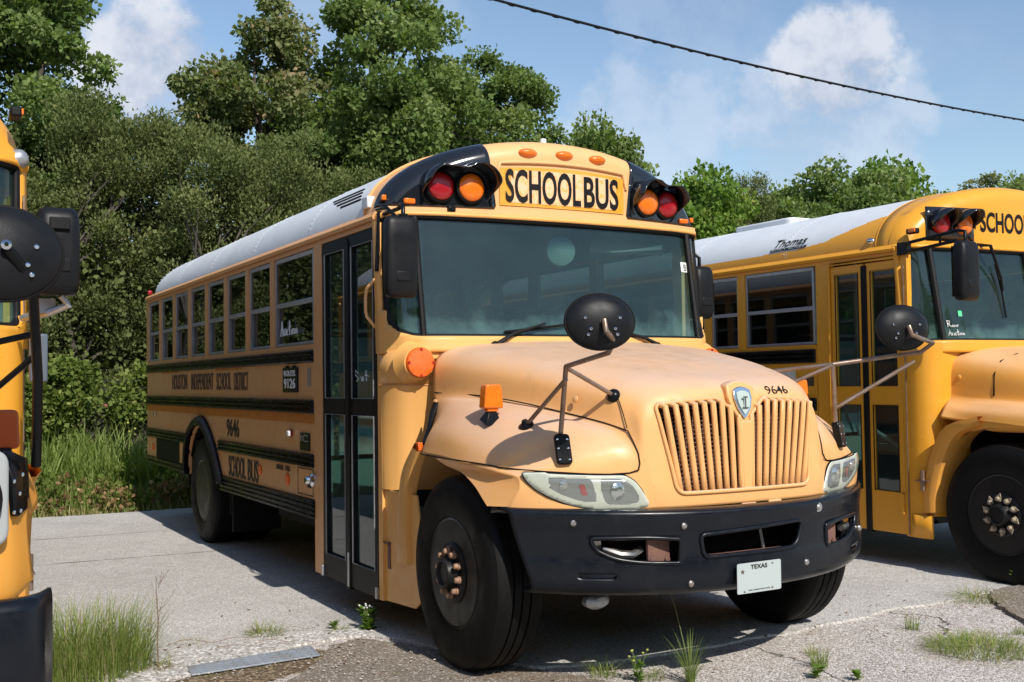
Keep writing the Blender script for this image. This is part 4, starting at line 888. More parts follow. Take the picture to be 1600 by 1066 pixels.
# number plate
def platept(u, v, d): return (-.20+.283*u-.012*(1-v), -.152-.012*(1-v)-d, .462+.002*u+.145*v)
pl = MB().prism(rounded([(0, 0), (1, 0), (1, 1), (0, 1)], .05, 4), lambda p, d: platept(p[0], p[1], d), 0, .003); plo = obj('number_plate', pl, 'plate', bus)
def pw(p): return platept(p.x, p.z, .0045)
lettering('lettering', 'TEXAS', 'flatblack', plo, (.30, 0, .78), (1, 0, 0), (0, 0, 1), .38, .15, off=.03, warp=pw)
lettering('lettering', 'THE LONE STAR STATE', 'flatblack', plo, (.24, 0, .07), (1, 0, 0), (0, 0, 1), .50, .045, off=.02, warp=pw)
star = [(cos(pi/2+k*pi/5)*(.5 if k % 2 == 0 else .2), sin(pi/2+k*pi/5)*(.5 if k % 2 == 0 else .2)) for k in range(10)]
sm = MB(); sm.prism([(.12+x*.10, .72+z*.18) for x, z in star], lambda p, d: platept(p[0], p[1], d), .003, .005); sm.prism([(.16+x*.05, .06+z*.08) for x, z in star], lambda p, d: platept(p[0], p[1], d), .003, .005); sm.prism([(.79+x*.05, .09+z*.08) for x, z in star], lambda p, d: platept(p[0], p[1], d), .003, .005)
sm.prism([(.80+x*.06, .90+z*.06) for x, z in star], lambda p, d: platept(p[0], p[1], d), .003, .005); each('plate_star', sm, 'inkfade', plo)
# wheels
wheel(bus, -1.06, .97, -1, 'front'); wheel(bus, 1.06, .97, 1, 'front')
for s in (-1, 1):
    wheel(bus, s*1.06, 6.50, s, 'rear', nutm='flatblack'); obj('wheel', tyre_mb((s*.74, 6.5, .5), s), 'rubber', bus, ang=30)
# ---- mirrors
b = boxmirror(bus, (-1.255, 1.50, 2.245)); ar = MB()
ar.tube([(-1.235, 1.50, 2.47), (-1.235, 1.50, 2.53), (-1.225, 1.53, 2.56), (-1.215, 1.58, 2.565), (-1.205, 1.63, 2.55), (-1.20, 1.88, 2.55)], .013, 10); ar.tube([(-1.26, 1.52, 2.47), (-1.29, 1.62, 2.55), (-1.25, 1.86, 2.57)], .012, 8); ar.tube([(-1.22, 1.90, 2.57), (-1.24, 1.90, 2.20)], .014, 8)
ar.lathe([(.03, -.02), (.03, .02)], (-1.235, 1.5, 2.475), (0, 0, 1), 14); each('mirror_arm', ar, 'black', b, ang=60)
b = boxmirror(bus, (1.325, 1.98, 2.145), wd=.17, ht=.38, dp=.16); ar = MB(); ar.tube([(1.325, 1.98, 2.32), (1.325, 1.98, 2.40), (1.30, 2.0, 2.43), (1.22, 2.03, 2.43)], .013, 10); ar.tube([(1.29, 2.0, 2.32), (1.28, 2.0, 2.37), (1.22, 2.02, 2.37)], .010, 8); each('mirror_arm', ar, 'black', b, ang=60)
def crossview(root, s, P, m='plastic', tube='rustysteel'):
    c = Vector(P or (-1.055, -.268, 1.778)); nrm = Vector((-.28*(-s)*-1, -.93, .05)).normalized() if False else Vector((-.30, -.95, .08)).normalized()
    d = dishmirror(root, c, nrm, rx=.160, rz=.124)
    a = MB(); r = .0125
    foot = Vector((s*.945, .262, 1.255)); top = Vector((-.975, .155, 1.585)); bend = Vector((-1.00, -.25, 1.640))
    if P: foot = Vector((.850, .205, 1.24)); top = Vector((.830, .20, 1.588)); bend = Vector((1.25, -.06, 1.650))
    a.tube([foot, top], r, 10); a.tube([top, top.lerp(bend, .5), bend, bend+(Vector((.0, -.045, .05)) if not P else Vector((.03, -.06, .05))), c+nrm*.085+Vector((0, 0, -.05)), c+nrm*.06+Vector((0, 0, .0))], r, 10)
    f1, f2 = Vector((-.995, .515, 1.292)), Vector((-.640, .238, 1.437))
    if P: f1, f2 = Vector((.60, .50, 1.55)), Vector((.62, .36, 1.47)); a.tube([foot+Vector((0, 0, .10)), bend+Vector((-.03, .02, -.05))], r*.9, 10)
    a.tube([top+Vector((0, 0, -.06 if not P else 0)), f1], r*.9, 10); a.tube([top+Vector((0, 0, -.005)), f2], r*.9, 10)
    each('mirror_arm', a, tube, d, ang=60)
    e = MB(); e.lathe([(.042, -.012), (.040, .006), (.02, .016), (.014, .03), (0, .03)], f1, (s*.5, -.15, 1), 18); e.lathe([(.036, -.02), (.036, .006), (.028, .016), (.012, .026), (0, .026)], f2, (s*.35, -.85, .4), 18); each('arm_foot', e, 'black', d)
    rows = rounded([(-.038, -.075), (.038, -.075), (.038, .075), (-.038, .075)], .02, 4); ux = Vector((-s*-.86 if s < 0 else .86, -.0, 0))
    ax_ = Vector((.88, -.40 if s < 0 else .40, 0)).normalized(); az_ = Vector((0, .22, .97)).normalized(); o_ = Vector((s*.945, .243, 1.18)) if not P else Vector((.865, .20, 1.19))
    if s < 0: ax_ = Vector((.88, -.42, 0)).normalized()
    nn_ = ax_.cross(az_); nn_ = nn_ if nn_.y < 0 else -nn_
    mp_ = MB().prism(rows, lambda p, d_: tuple(o_+ax_*p[0]+az_*p[1]+nn_*d_), -.02, .022); mo = obj('mirror_base', mp_, 'black', d, bevel=.006)
    bt = MB()
    for x in (-.024, .024):
        for z in (-.055, -.0, .045): bt.lathe([(.006, 0), (.006, .004), (0, .005)], o_+ax_*x+az_*z+nn_*.022, nn_, 8)
    each('bolt', bt, 'chrome', mo)
    return d
crossview(bus, -1, None); crossview(bus, 1, (1.10, -.07, 1.787))
# ---- beacon-style turn signals on the wings
for s in (-1, 1):
    c = Vector((s*1.078, .735, 1.318))
    bs = obj('signal_base', MB().add([(c.x-.05, c.y-.035, c.z-.03), (c.x+.05, c.y-.035, c.z-.03), (c.x+.05, c.y+.045, c.z), (c.x-.05, c.y+.045, c.z), (c.x-.022, c.y-.015, c.z+.045), (c.x+.022, c.y-.015, c.z+.045), (c.x+.022, c.y+.02, c.z+.045), (c.x-.022, c.y+.02, c.z+.045)],
        [(0, 3, 2, 1), (4, 5, 6, 7), (0, 1, 5, 4), (1, 2, 6, 5), (2, 3, 7, 6), (3, 0, 4, 7)]), 'black', bus, bevel=.004)
    obj('lens', MB().prism(rounded([(-.058, .058), (.058, .058), (.045, .185), (-.045, .185)], .014, 4), lambda p, d_: (c.x+p[0], c.y+d_, c.z+p[1]), -.035, .035), 'amber', bs, bevel=.012, seg=3)
    obj('lens_collar', MB().cbox((c.x, c.y, c.z+.052), .065, .045, .02), 'amber', bs, bevel=.005)
# ------------------------------------------------------------------ the second kind of bus (left and right neighbours)
def fs_bus(label, loc):
    root = thing('school_bus', label, 'school bus', loc, 'school buses parked side by side')
    body_core(root, 'gold', 'gold', 'white', 'fs', posts0=[9.09, 8.13, 7.17, 6.21, 5.25, 4.29+.02, 3.81], yrear=2.84, yfw=2.87)
    mb = MB(); mb.box(-1.222, -1.17, 2.665, 2.83, .25, 2.50); rivets(mb, [(2.78, z) for z in np.arange(.3, 2.45, .085)]+[(2.70, z) for z in np.arange(.3, 2.45, .17)], -1, .007); obj('door_post', mb, 'gold', root)
    mb = MB(); mb.box(-1.222, -1.17, 1.84, 1.90, .25, 2.50); rivets(mb, [(1.87, z) for z in np.arange(.3, 2.4, .16)], -1, .007); obj('door_post', mb, 'gold', root)
    doors(root, 1.905, 2.66, .26, 2.455, 'gold', 'gold', panel=True)
    fr = MB(); fr.tube([(-1.235, 2.665, .26), (-1.235, 2.665, 2.47), (-1.235, 1.90, 2.47)], .012, 6); obj('door_frame', fr, 'gold', root)
    for z0, z1 in ((1.64, 1.765), (1.22, 1.335), (.90, 1.0), (.60, .70)): rail(root, 2.85, 9.12, z0, z1, -1, 3); rail(root, 1.9, 9.12, z0, z1, 1, 3)
    mb = MB(); mb.box(-1.2245, -1.2225, 3.10, 3.30, 1.42, 1.58); obj('district_seal', mb, 'greyframe', root); mb = MB(); mb.box(-1.2245, -1.2225, 2.88, 3.06, 1.44, 1.52); obj('side_plate', mb, 'inkfade', root)
    mb = MB().grid([[( -x, 6.38+.70*cos(a), .50+.66*sin(a)) for x in (.62, 1.20)] for a in np.linspace(0, pi, 21)]); obj('wheel_housing', mb, 'chassis', root, ang=60)
    # cap
    cs = cap_surface(101, 20); cp = obj('front_cap', cs, 'gold', root, solid=.02, ang=50)
    obj('cap_seam', MB().tube([(-R_A*cos(a)*1.0, 2.15, R_Z+.034+(R_B-.03)*abs(sin(a))**.92) for a in np.linspace(.04, pi-.04, 50)], .006, 6), 'gold', root)
    mb = MB().grid([[(x, yfc(x)-.012+d, z) for x in np.linspace(-1.19, 1.19, 41)] for d, z in ((0.012, 2.60), (0, 2.597), (-.002, 2.562), (.01, 2.552), (.06, 2.548))]); obj('cap_lip', mb, 'gold', cp, ang=50)
    sp = MB().grid([[(x, yfc(x)-.006, z0+(z1)*t) for t in np.linspace(0, 1, 5)] for x in np.linspace(-.52, .52, 21) for z0, z1 in [(2.655, .235-.02*(x/.5)**2)]])
    sgn = obj('school_bus_sign', sp, M['signtan'], cp, ang=60)
    lettering('lettering', 'SCHOOL', 'ink', sgn, (-.49, 1.7, 2.685), (1, 0, 0), (0, 0, 1), .59, .17, off=.03, warp=capwarp); lettering('lettering', 'BUS', 'ink', sgn, (.15, 1.7, 2.685), (1, 0, 0), (0, 0, 1), .33, .165, off=.03, warp=capwarp)
    for s in (-1, 1):
        mb = MB().grid([[(s*x, yfc(x)-.008, z) for x in np.linspace(.56, 1.02, 12)] for z in (2.60, 2.70, 2.80, 2.875)]); obj('lamp_panel', mb, 'lampblack', cp, solid=.01, ang=50)
        for x, m_, nm in ((.90, 'red', 'red_warning_lamp'), (.68, 'amber', 'amber_warning_lamp')):
            c = Vector((s*x, yfc(x)-.03, 2.745))
            l = obj(nm, MB().lathe([(.089, -.02), (.089, .012), (.082, .024), (.06, .034), (0, .04)], c, (0, -1, 0), 32), m_, root, ang=40)
            rows = []
            for a in np.linspace(-.12*pi, 1.12*pi, 25):
                k = max(0, sin(a))**.6; d = .03+.14*k; rows.append([(c.x+.105*cos(a), c.y+.02, c.z+.105*sin(a)), (c.x+.105*cos(a), c.y-d*.5, c.z+.105*sin(a)+.004), (c.x+.108*cos(a), c.y-d, c.z+.105*sin(a)-.012)])
            obj('lamp_visor', MB().grid(rows), 'lampblack', l, solid=.006, ang=60)
        zl_ = 2.665 if s < 0 else 2.76; l = obj('marker_lamp', MB().cbox((s*1.185, 1.80, zl_), .05, .10, .045), 'flatblack', root, bevel=.01); obj('lens', MB().cbox((s*1.20, 1.79, zl_+.003), .035, .07, .03), 'amber', l, bevel=.006)
        obj('dome_lamp', MB().lathe([(.045, -.03), (.045, 0), (.037, .02), (.02, .032), (0, .036)], (s*1.205, 2.21, 2.63) if s < 0 else (1.215, 1.90, 2.575), (s, 0, .3), 24, sy=.65 if s < 0 else 1.0), 'chrome' if s < 0 else 'alu', root, ang=50)
    for x in (-.20, 0, .20): obj('clearance_lamp', MB().cbox((x, yfc(x)+.03, 2.965), .10, .06, .035), 'rust', root, bevel=.008)
    obj('antenna_stub', MB().tube([(0.1, 2.15, 3.06), (0.1, 2.15, 3.15)], .02, 10), 'whiteink', root)
    # white roof reaches forward over the yellow side band, hatch, decal
    th = np.linspace(.30*pi, .70*pi, 25)
    obj('roof_hatch', MB().prism(rounded([(-.62, 3.75), (.0, 3.75), (.0, 4.6), (-.62, 4.6)], .08, 4), lambda p, d: (p[0], p[1], d), 2.90, 3.085), 'white', root, bevel=.02, seg=3)
    def dec(p):   # wrap onto the roof side
        a = math.asin(min(1, ((p.z-R_Z-.034)/(R_B-.026))**(1/.92)))
        return (-R_A*cos(a)*1.003, p.y, R_Z+.034+(R_B-.026)*abs(sin(a))**.92)
    lettering('lettering', 'Thomas', 'ink', root, (-1.2, 3.38, 2.705), (0, -1, 0), (0, 0, 1), .40, .075, off=.01, shear=.3, warp=dec)
    bar = MB().grid([[dec(Vector((0, y, z))) for y in (3.42, 2.96)] for z in (2.668, 2.68, 2.692)]); dp = obj('decal_bar', bar, 'ink', root)
    lettering('lettering', 'BUILT BUSES', 'whiteink', dp, (-1.2, 3.40, 2.672), (0, -1, 0), (0, 0, 1), .42, .016, off=.01, warp=lambda p: (lambda q: (q[0]-.004, q[1], q[2]+.002))(dec(p)))
    # windscreen
    mb = MB().grid([[(x, yws(x, z)-.006, z) for z in np.linspace(1.695, 2.56, 48)] for x in xs]); W2 = rounded([(-1.196, 2.535), (-1.196, 1.79), (1.196, 1.79), (1.196, 2.535)], [.02, .05, .05, .02], 6)
    punch(mb, [W2]); obj('windscreen_surround', mb, 'gold', root, solid=.03, off=1, ang=50)
    for s in (-1, 1):
        obj('windscreen', MB().grid([[(s*x, yws(x, z)+.004, z) for z in np.linspace(1.795, 2.53, 8)] for x in np.linspace(.012, 1.03, 14)]), 'wglass', root, ang=60, recalc=False)
        obj('corner_pane', MB().grid([[(s*x, yws(x, z)+.004, z) for z in np.linspace(1.80, 2.53, 8)] for x in np.linspace(1.045, 1.192, 8)]), 'wglass', root, ang=60, recalc=False)
        obj('windscreen_pillar', MB().tube([(s*1.04, yws(1.04, 1.79)-.012, 1.79), (s*1.04, yws(1.04, 2.53)-.012, 2.535)], .026, 8), 'flatblack', root)
    obj('windscreen_pillar', MB().tube([(0, yws(0, 1.79)-.008, 1.79), (0, yws(0, 2.53)-.008, 2.535)], .02, 8), 'flatblack', root)
    obj('windscreen_gasket', MB().tube([(q.x, yws(q.x, q.y)-.010, q.y) for q in loop3(W2, 0)], .019, 8, closed=True), 'flatblack', root, ang=60)
    for x0 in (-.55, .5):
        wa = MB().tube([(x0, yfc(x0)-.03, 2.575), (x0+.04, yws(x0, 2.5)-.10, 2.56), (x0+.17, yws(x0, 2.3)-.06, 2.30), (x0+.19, yws(x0, 2.2)-.04, 2.20)], [.016, .014, .010, .012], 8); w_ = obj('wiper_arm', wa, 'flatblack', root)
        obj('wiper_blade', MB().tube([(x0+.16, yws(x0, 2.4)-.03, 2.42), (x0+.19, yws(x0, 2.2)-.03, 2.2), (x0+.20, yws(x0, 2.0)-.025, 1.98)], .008, 6), 'rubber', w_)
    # cowl corners
    for s in (-1, 1):
        P = crs(np.array([(1.222, 1.90), (1.222, 1.84), (1.215, 1.79), (1.19, 1.735), (1.14, 1.69), (1.07, 1.665), (.98, 1.655), (.80, 1.65)]), 26)
        obj('corner_panel', MB().grid([[(s*x, y-.03, z) for x, y in P] for z in (.42, .9, 1.4, 1.72)]), 'gold', root, ang=60)
        P3 = crs(np.array([(1.222, 1.87), (1.222, 1.78), (1.215, 1.72), (1.20, 1.69)]), 8)
        obj('skirt_panel', MB().grid([[(s*x, y-.03, z) for x, y in P3] for z in (.25, .43)]), 'gold', root, solid=.02, ang=60)
        mb = MB(); mb.box(min(s*1.225, s*1.26), max(s*1.225, s*1.26), 1.66, 1.78, .695, .705); mb.tube([(s*1.24, 1.72, .62), (s*1.24, 1.72, .78)], .018, 8); obj('side_bracket', mb, 'rustysteel', root)
        obj('hinge', MB().cbox((s*1.235, 1.93, .50), .02, .04, .16), 'gold', root, bevel=.004)
        mb = MB(); obj('cowl_seam', MB().tube([(s*1.228, 1.87, z) for z in (.26, 1.0, 2.4)], .006, 6), 'rustysteel', root)
    # bonnet and wings
    ST = np.array([
     [(0,1.72,1.775),(.35,1.72,1.77),(.7,1.71,1.745),(.92,1.70,1.68),(.995,1.69,1.58),(1.005,1.68,1.42),(1.01,1.66,1.36),(1.03,1.64,1.32),(1.10,1.62,1.27),(1.17,1.60,1.20)],
     [(0,1.45,1.735),(.35,1.45,1.73),(.68,1.45,1.705),(.885,1.45,1.65),(.965,1.45,1.55),(.975,1.45,1.38),(1.0,1.45,1.33),(1.06,1.44,1.29),(1.15,1.43,1.245),(1.20,1.42,1.175)],
     [(0,1.1,1.68),(.33,1.1,1.675),(.64,1.1,1.645),(.83,1.1,1.585),(.905,1.1,1.49),(.92,1.1,1.33),(.98,1.1,1.30),(1.08,1.1,1.285),(1.19,1.1,1.235),(1.235,1.1,1.16)],
     [(0,.7,1.59),(.31,.7,1.585),(.58,.7,1.55),(.74,.7,1.48),(.805,.7,1.38),(.825,.7,1.27),(.92,.7,1.265),(1.05,.7,1.265),(1.17,.7,1.215),(1.22,.7,1.12)],
     [(0,.4,1.52),(.29,.4,1.515),(.53,.4,1.475),(.67,.4,1.40),(.725,.4,1.30),(.75,.4,1.235),(.86,.4,1.26),(.99,.4,1.275),(1.12,.41,1.235),(1.19,.43,1.10)],
     [(0,.2,1.46),(.28,.2,1.455),(.5,.2,1.41),(.62,.2,1.34),(.675,.2,1.25),(.70,.2,1.21),(.82,.21,1.255),(.95,.23,1.28),(1.09,.28,1.25),(1.165,.34,1.12)],
     [(0,.08,1.40),(.27,.08,1.395),(.48,.085,1.35),(.59,.09,1.28),(.64,.095,1.20),(.67,.10,1.18),(.79,.10,1.245),(.93,.11,1.28),(1.07,.16,1.26),(1.155,.26,1.16)],
     [(0,.03,1.25),(.27,.03,1.245),(.46,.035,1.22),(.57,.04,1.18),(.62,.05,1.14),(.66,.05,1.12),(.78,.05,1.18),(.93,.065,1.21),(1.07,.12,1.20),(1.15,.22,1.13)],
     [(0,.02,1.08),(.27,.02,1.08),(.46,.02,1.07),(.57,.025,1.05),(.62,.035,1.03),(.66,.035,1.02),(.78,.04,1.05),(.93,.055,1.06),(1.07,.11,1.06),(1.15,.22,1.06)],
     [(0,.02,.90),(.27,.02,.90),(.46,.02,.90),(.57,.025,.90),(.62,.035,.90),(.66,.035,.90),(.78,.04,.90),(.93,.05,.90),(1.08,.11,.905),(1.165,.24,.93)],
     [(0,.03,.86),(.27,.03,.86),(.46,.03,.86),(.57,.035,.86),(.62,.04,.86),(.66,.04,.86),(.78,.045,.86),(.93,.06,.86),(1.08,.12,.865),(1.17,.26,.90)]])
    ST[1:4, 6:, 0] = .9+(ST[1:4, 6:, 0]-.9)*.85
    ST[4:, 6:, 0] = .70+(ST[4:, 6:, 0]-.70)*.88
    S1 = crs(ST, 80); full = np.concatenate([S1[:, ::-1][:, :-1]*np.array([-1, 1, 1]), S1], axis=1); F = np.transpose(crs(np.transpose(full, (1, 0, 2)), 115), (1, 0, 2))
    hm = MB().grid([[tuple(p) for p in r] for r in F]); G = rounded([(-.48, 1.30), (-.44, .95), (.44, .95), (.48, 1.30)], .04, 5); punch(hm, [G], cond=lambda v: v[1] < .12)
    obj('bonnet', hm, 'goldhood', root, solid=.02, off=-1, ang=50)
    gm = MB()
    for z in np.arange(.98, 1.29, .045): gm.box(-.49, .49, .05, .08, z, z+.022)
    each('grille_bar', gm, 'gold', root); obj('radiator', MB().box(-.6, .6, .16, .2, .84, 1.3), 'chassis', root)
    for s in (-1, 1):
        tp = crs(S1[8:74:6, 9], 46); rows = []
        for i, p in enumerate(tp):
            th_ = radians(48)+radians(100)*i/45; y = 1.05-.66*(-cos(th_)); z = .48+.68*sin(th_)
            if z > p[2]-.006: z = p[2]-.006
            q0 = (s*p[0], p[1], p[2]); q1 = (s*(p[0]-.008), y if i < 45 else max(y, p[1]), z); rows.append([q0, tuple((np.array(q0)+np.array(q1))/2), q1, (s*(p[0]-.04), y, z+.004), (s*(p[0]-.15), y, z+.01)])
        obj('wing_skirt', MB().grid(rows), 'goldhood', root, ang=40)
        # sloping rear lip of the wheel opening
        A_ = crs(np.array([(1.20, 1.16), (1.42, 1.07), (1.55, .86), (1.62, .62), (1.63, .46)]), 14); B_ = crs(np.array([(1.22, 1.21), (1.52, 1.12), (1.66, .88), (1.72, .62), (1.725, .45)]), 14)
        obj('wheel_opening_lip', MB().grid([[(s*1.0, a_[0]-.02, a_[1]-.01), (s*1.215, a_[0], a_[1]), (s*1.235, a_[0]*.6+b_[0]*.4, a_[1]*.6+b_[1]*.4), (s*1.225, b_[0], b_[1]), (s*1.02, b_[0]+.004, b_[1])] for a_, b_ in zip(A_, B_)]), 'goldhood', root, ang=50)
        obj('bonnet_seam', MB().tube([(s*(p[0]+.002), p[1], p[2]) for p in S1[12, 2:6]], .006, 6), 'chassis', root, ang=60)
        obj('bonnet_bumper', MB().lathe([(.02, 0), (.02, .008), (.01, .014), (0, .014)], (s*.985, 1.56, 1.50), (s, 0, 0), 14), 'goldhood', root)
        # rounded rectangular headlight in a pale bezel
        def yfs(x): return float(np.interp(x, [0, .66, .78, .93, 1.07, 1.15], [.02, .035, .042, .058, .115, .22]))
        cx, cz = .88, 1.185
        rr_ = lambda w_, h_, r_: rounded([(cx-w_, cz-h_), (cx+w_, cz-h_), (cx+w_, cz+h_), (cx-w_, cz+h_)], r_, 6)
        hl = obj('headlight', MB().prism(rr_(.145, .145, .05), lambda p, d: (s*p[0], yfs(p[0])*.75+.01+d, p[1]), -.03, .03), 'bezel', root, bevel=.012, seg=3)
        obj('headlight_lens', MB().lathe([(.115, 0), (.11, .012), (.08, .026), (.04, .034), (0, .036)], (s*cx, yfs(cx)*.75-.02, cz), (0, -1, 0), 36), 'reflector', hl); obj('gasket', MB().lathe([(.126, 0), (.124, .01), (.115, .006)], (s*cx, yfs(cx)*.75-.02, cz), (0, -1, 0), 36), 'flatblack', hl)
        for ax_ in (-.128, .128): pass
        b2 = obj('signal_lamp', MB().prism(rounded([(-.075, 0), (.075, 0), (.07, .13), (-.07, .13)], .02, 4), lambda p, d: (s*1.01+p[0], .42+d, 1.315+p[1]), -.035, .035), 'darkamber', root, bevel=.008); obj('signal_base', MB().cbox((s*1.01, .42, 1.295), .10, .09, .05), 'flatblack', b2, bevel=.008)
        # bent black bracket on the outer corner of the wing
        pk_dx = -.052
        pm = MB().add([(s*(1.045), .14, 1.33), (s*1.09, .16, 1.325), (s*1.15, .22, 1.30), (s*1.185, .34, 1.29), (s*1.08, .10, 1.24), (s*1.10, .115, 1.24), (s*1.16, .205, 1.24), (s*1.19, .34, 1.24), (s*1.095, .105, 1.09), (s*1.115, .12, 1.085), (s*1.165, .205, 1.10), (s*1.195, .34, 1.11)],
            [(0, 1, 5, 4), (1, 2, 6, 5), (2, 3, 7, 6), (4, 5, 9, 8), (5, 6, 10, 9), (6, 7, 11, 10)])
        pm.v = [(s*((abs(x)-1.11)*.62+1.10), y, (z-1.2)*.82+1.215) for x, y, z in pm.v]; pm.shift((s*pk_dx, 0, 0)); pk = obj('mirror_bracket', pm, 'black', root, solid=.018, bevel=.004)
        bt = MB()
        for x, y, z in ((1.10, .108, 1.22), (1.145, .155, 1.24), (1.13, .14, 1.17), (1.135, .145, 1.105), (1.10, .105, 1.105)): bt.lathe([(.008, 0), (.008, .006), (0, .009)], (s*x, y-.012, z), (s*.4, -1, 0), 8)
        bt.v = [(s*((abs(x)-1.11)*.62+1.10), y, (z-1.2)*.82+1.215) for x, y, z in bt.v]; bt.shift((s*pk_dx, 0, 0)); each('bolt', bt, 'chrome', pk)
        d = dishmirror(root, (s*.985, -.20, 1.90), Vector((s*.12, -.98, .10)), rx=.165, rz=.135)
        a = MB(); a.tube([(s*1.165, .20, 1.27), (s*1.155, .06, 1.55), (s*1.125, -.10, 1.80)], .016, 10); a.tube([(s*1.13, -.09, 1.79), (s*1.08, -.235, 1.86), (s*1.045, -.25, 1.905)], .016, 10)
        a.tube([(s*1.15, .03, 1.62), (s*.98, .25, 1.45), (s*.86, .35, 1.30)], .010, 8); a.tube([(s*1.14, .0, 1.68), (s*.80, .18, 1.60), (s*.55, .25, 1.42)], .010, 8)
        a.shift((-s*.05, 0, 0)); each('mirror_arm', a, 'black', d, ang=60); each('bolt', MB().lathe([(.014, 0), (.014, .01), (.006, .018), (0, .018)], (s*.99, -.262, 1.915), (0, -1, 0), 12), 'chrome', d)
        # rear view mirror on its arms
        if s < 0:
            b = boxmirror(root, (-1.30, 1.22, 2.29), wd=.20, ht=.44, dp=.12)
            ar = MB(); ar.tube([(-1.21, 1.88, 2.555), (-1.28, 1.75, 2.565), (-1.30, 1.28, 2.60), (-1.30, 1.22, 2.585), (-1.30, 1.22, 2.50)], .014, 10); ar.tube([(-1.21, 1.88, 2.50), (-1.28, 1.75, 2.495), (-1.30, 1.30, 2.525)], .014, 10); ar.tube([(-1.295, 1.45, 2.585), (-1.295, 1.45, 2.51)], .010, 8); ar.cbox((-1.22, 1.86, 2.53), .05, .10, .10)
            each('mirror_arm', ar, 'black', b, ang=60)
        else:
            b = boxmirror(root, (1.305, 1.30, 2.08), wd=.17, ht=.36, dp=.16); ar = MB(); ar.tube([(1.32, 1.30, 1.90), (1.35, 1.31, 1.86), (1.28, 1.35, 1.83), (1.20, 1.60, 1.82)], .016, 8); ar.cbox((1.27, 1.37, 1.86), .07, .03, .06); each('mirror_bracket', ar, 'alu', b); lo_ = MB().cbox((1.235, 1.32, 1.64), .07, .04, .20); obj('lower_mirror', lo_, 'lowmirror', b, bevel=.008)
            dl = MB().cbox((1.305, 1.215, 2.19), .08, .02, .05); obj('adjuster_cover', dl, 'flatblack', b, bevel=.004)
    # bumper
    rows = []; 
    for u in np.linspace(-1, 1, 61):
        x = u*1.15; y = -.12+.10*abs(u)**3+(.10*((abs(u)-.93)/.07)**2 if abs(u) > .93 else 0)
        rows.append([(x, y+d, z) for d, z in ((.10, .885), (.03, .895), (.0, .885), (-.01, .86), (-.01, .7), (-.01, .56), (0, .54), (.05, .53))])
    bo = obj('front_bumper', MB().grid(rows), 'bumper', root, solid=.02, off=-1, ang=60)
    obj('bumper_beam', MB().box(-1.0, 1.0, .04, .12, .58, .84), 'chassis', root)
    for s in (-1, 1):
        wheel(root, -1.06 if s < 0 else .93, 1.05, s, 'front', nutm='nutwhite')
        wheel(root, s*1.06, 6.50, s, 'rear', nutm='flatblack'); obj('wheel', tyre_mb((s*.74, 6.5, .5), s), 'rubber', root, ang=30)
    return root
M['signtan'] = speckle('sign_weathered_tan', (.62, .50, .33), (.72, .42, .10), 30, .55, .66)
busR = fs_bus('deep yellow school bus with yellow framed doors, cut off by the right edge', (4.42, -.12, 0))
# white handwriting and a green sticker on its windscreen
def scrawl(root, pts, r=.0035, f=None):
    mb = MB()
    for st in pts: mb.tube([f(x, z) for x, z in st], r, 5)
    return each('handwriting', mb, 'whiteink', root)
fR = lambda x, z: (-.98+x, yws(-.98+x, 1.88+z)-.006, 1.88+z)
scrawl(busR, [[(0, .07), (.005, .02)], [(0, .07), (.025, .065), (.02, .048), (.004, .045)], [(.01, .045), (.035, .02)], [(.05, .035), (.04, .022), (.055, .02), (.058, .036), (.062, .02)], [(.07, .036), (.075, .02), (.082, .032), (.088, .02), (.096, .038)],
   [(0, -.05), (.012, 0), (.022, -.05)], [(.004, -.03), (.02, -.028)], [(.03, -.025), (.032, -.048), (.045, -.045), (.046, -.025), (.048, -.048)], [(.07, -.028), (.058, -.032), (.058, -.046), (.07, -.046)], [(.082, -.0), (.082, -.046), (.09, -.046)], [(.075, -.022), (.092, -.02)], [(.10, -.03), (.10, -.046)], [(.112, -.03), (.11, -.045), (.124, -.045), (.124, -.03), (.112, -.03)], [(.135, -.046), (.136, -.03), (.146, -.03), (.148, -.046)]], f=fR)
obj('permit_sticker', MB().add([(x, yws(x, z)-.003, z) for x, z in ((-.86, 1.985), (-.82, 1.985), (-.82, 2.03), (-.86, 2.03))], [(0, 1, 2, 3)]), 'green', busR)
fM = lambda y, z: (-1.205, y, z)
AUC = [[(0, -.05), (.012, 0), (.022, -.05)], [(.004, -.03), (.02, -.028)], [(.03, -.025), (.032, -.048), (.045, -.045), (.046, -.025), (.048, -.048)], [(.07, -.028), (.058, -.032), (.058, -.046), (.07, -.046)], [(.082, -.0), (.082, -.046), (.09, -.046)], [(.075, -.022), (.092, -.02)], [(.10, -.03), (.10, -.046)], [(.112, -.03), (.11, -.045), (.124, -.045), (.124, -.03), (.112, -.03)], [(.135, -.046), (.136, -.03), (.146, -.03), (.148, -.046)]]
scrawl(bus, AUC, r=.005, f=lambda x, z: (-1.205, 3.95-x*2.7, 2.0+z*2.3))
scrawl(bus, [[(2.32, 1.58), (2.36, 1.60), (2.36, 1.57), (2.31, 1.55), (2.34, 1.53)], [(2.27, 1.56), (2.25, 1.53), (2.23, 1.56), (2.22, 1.53)], [(2.18, 1.60), (2.17, 1.53)], [(2.20, 1.57), (2.13, 1.56)]], r=.0028, f=fM)
busL = fs_bus('golden yellow school bus cut off by the left edge, only its front corner showing', (-4.52, -.75, 0))
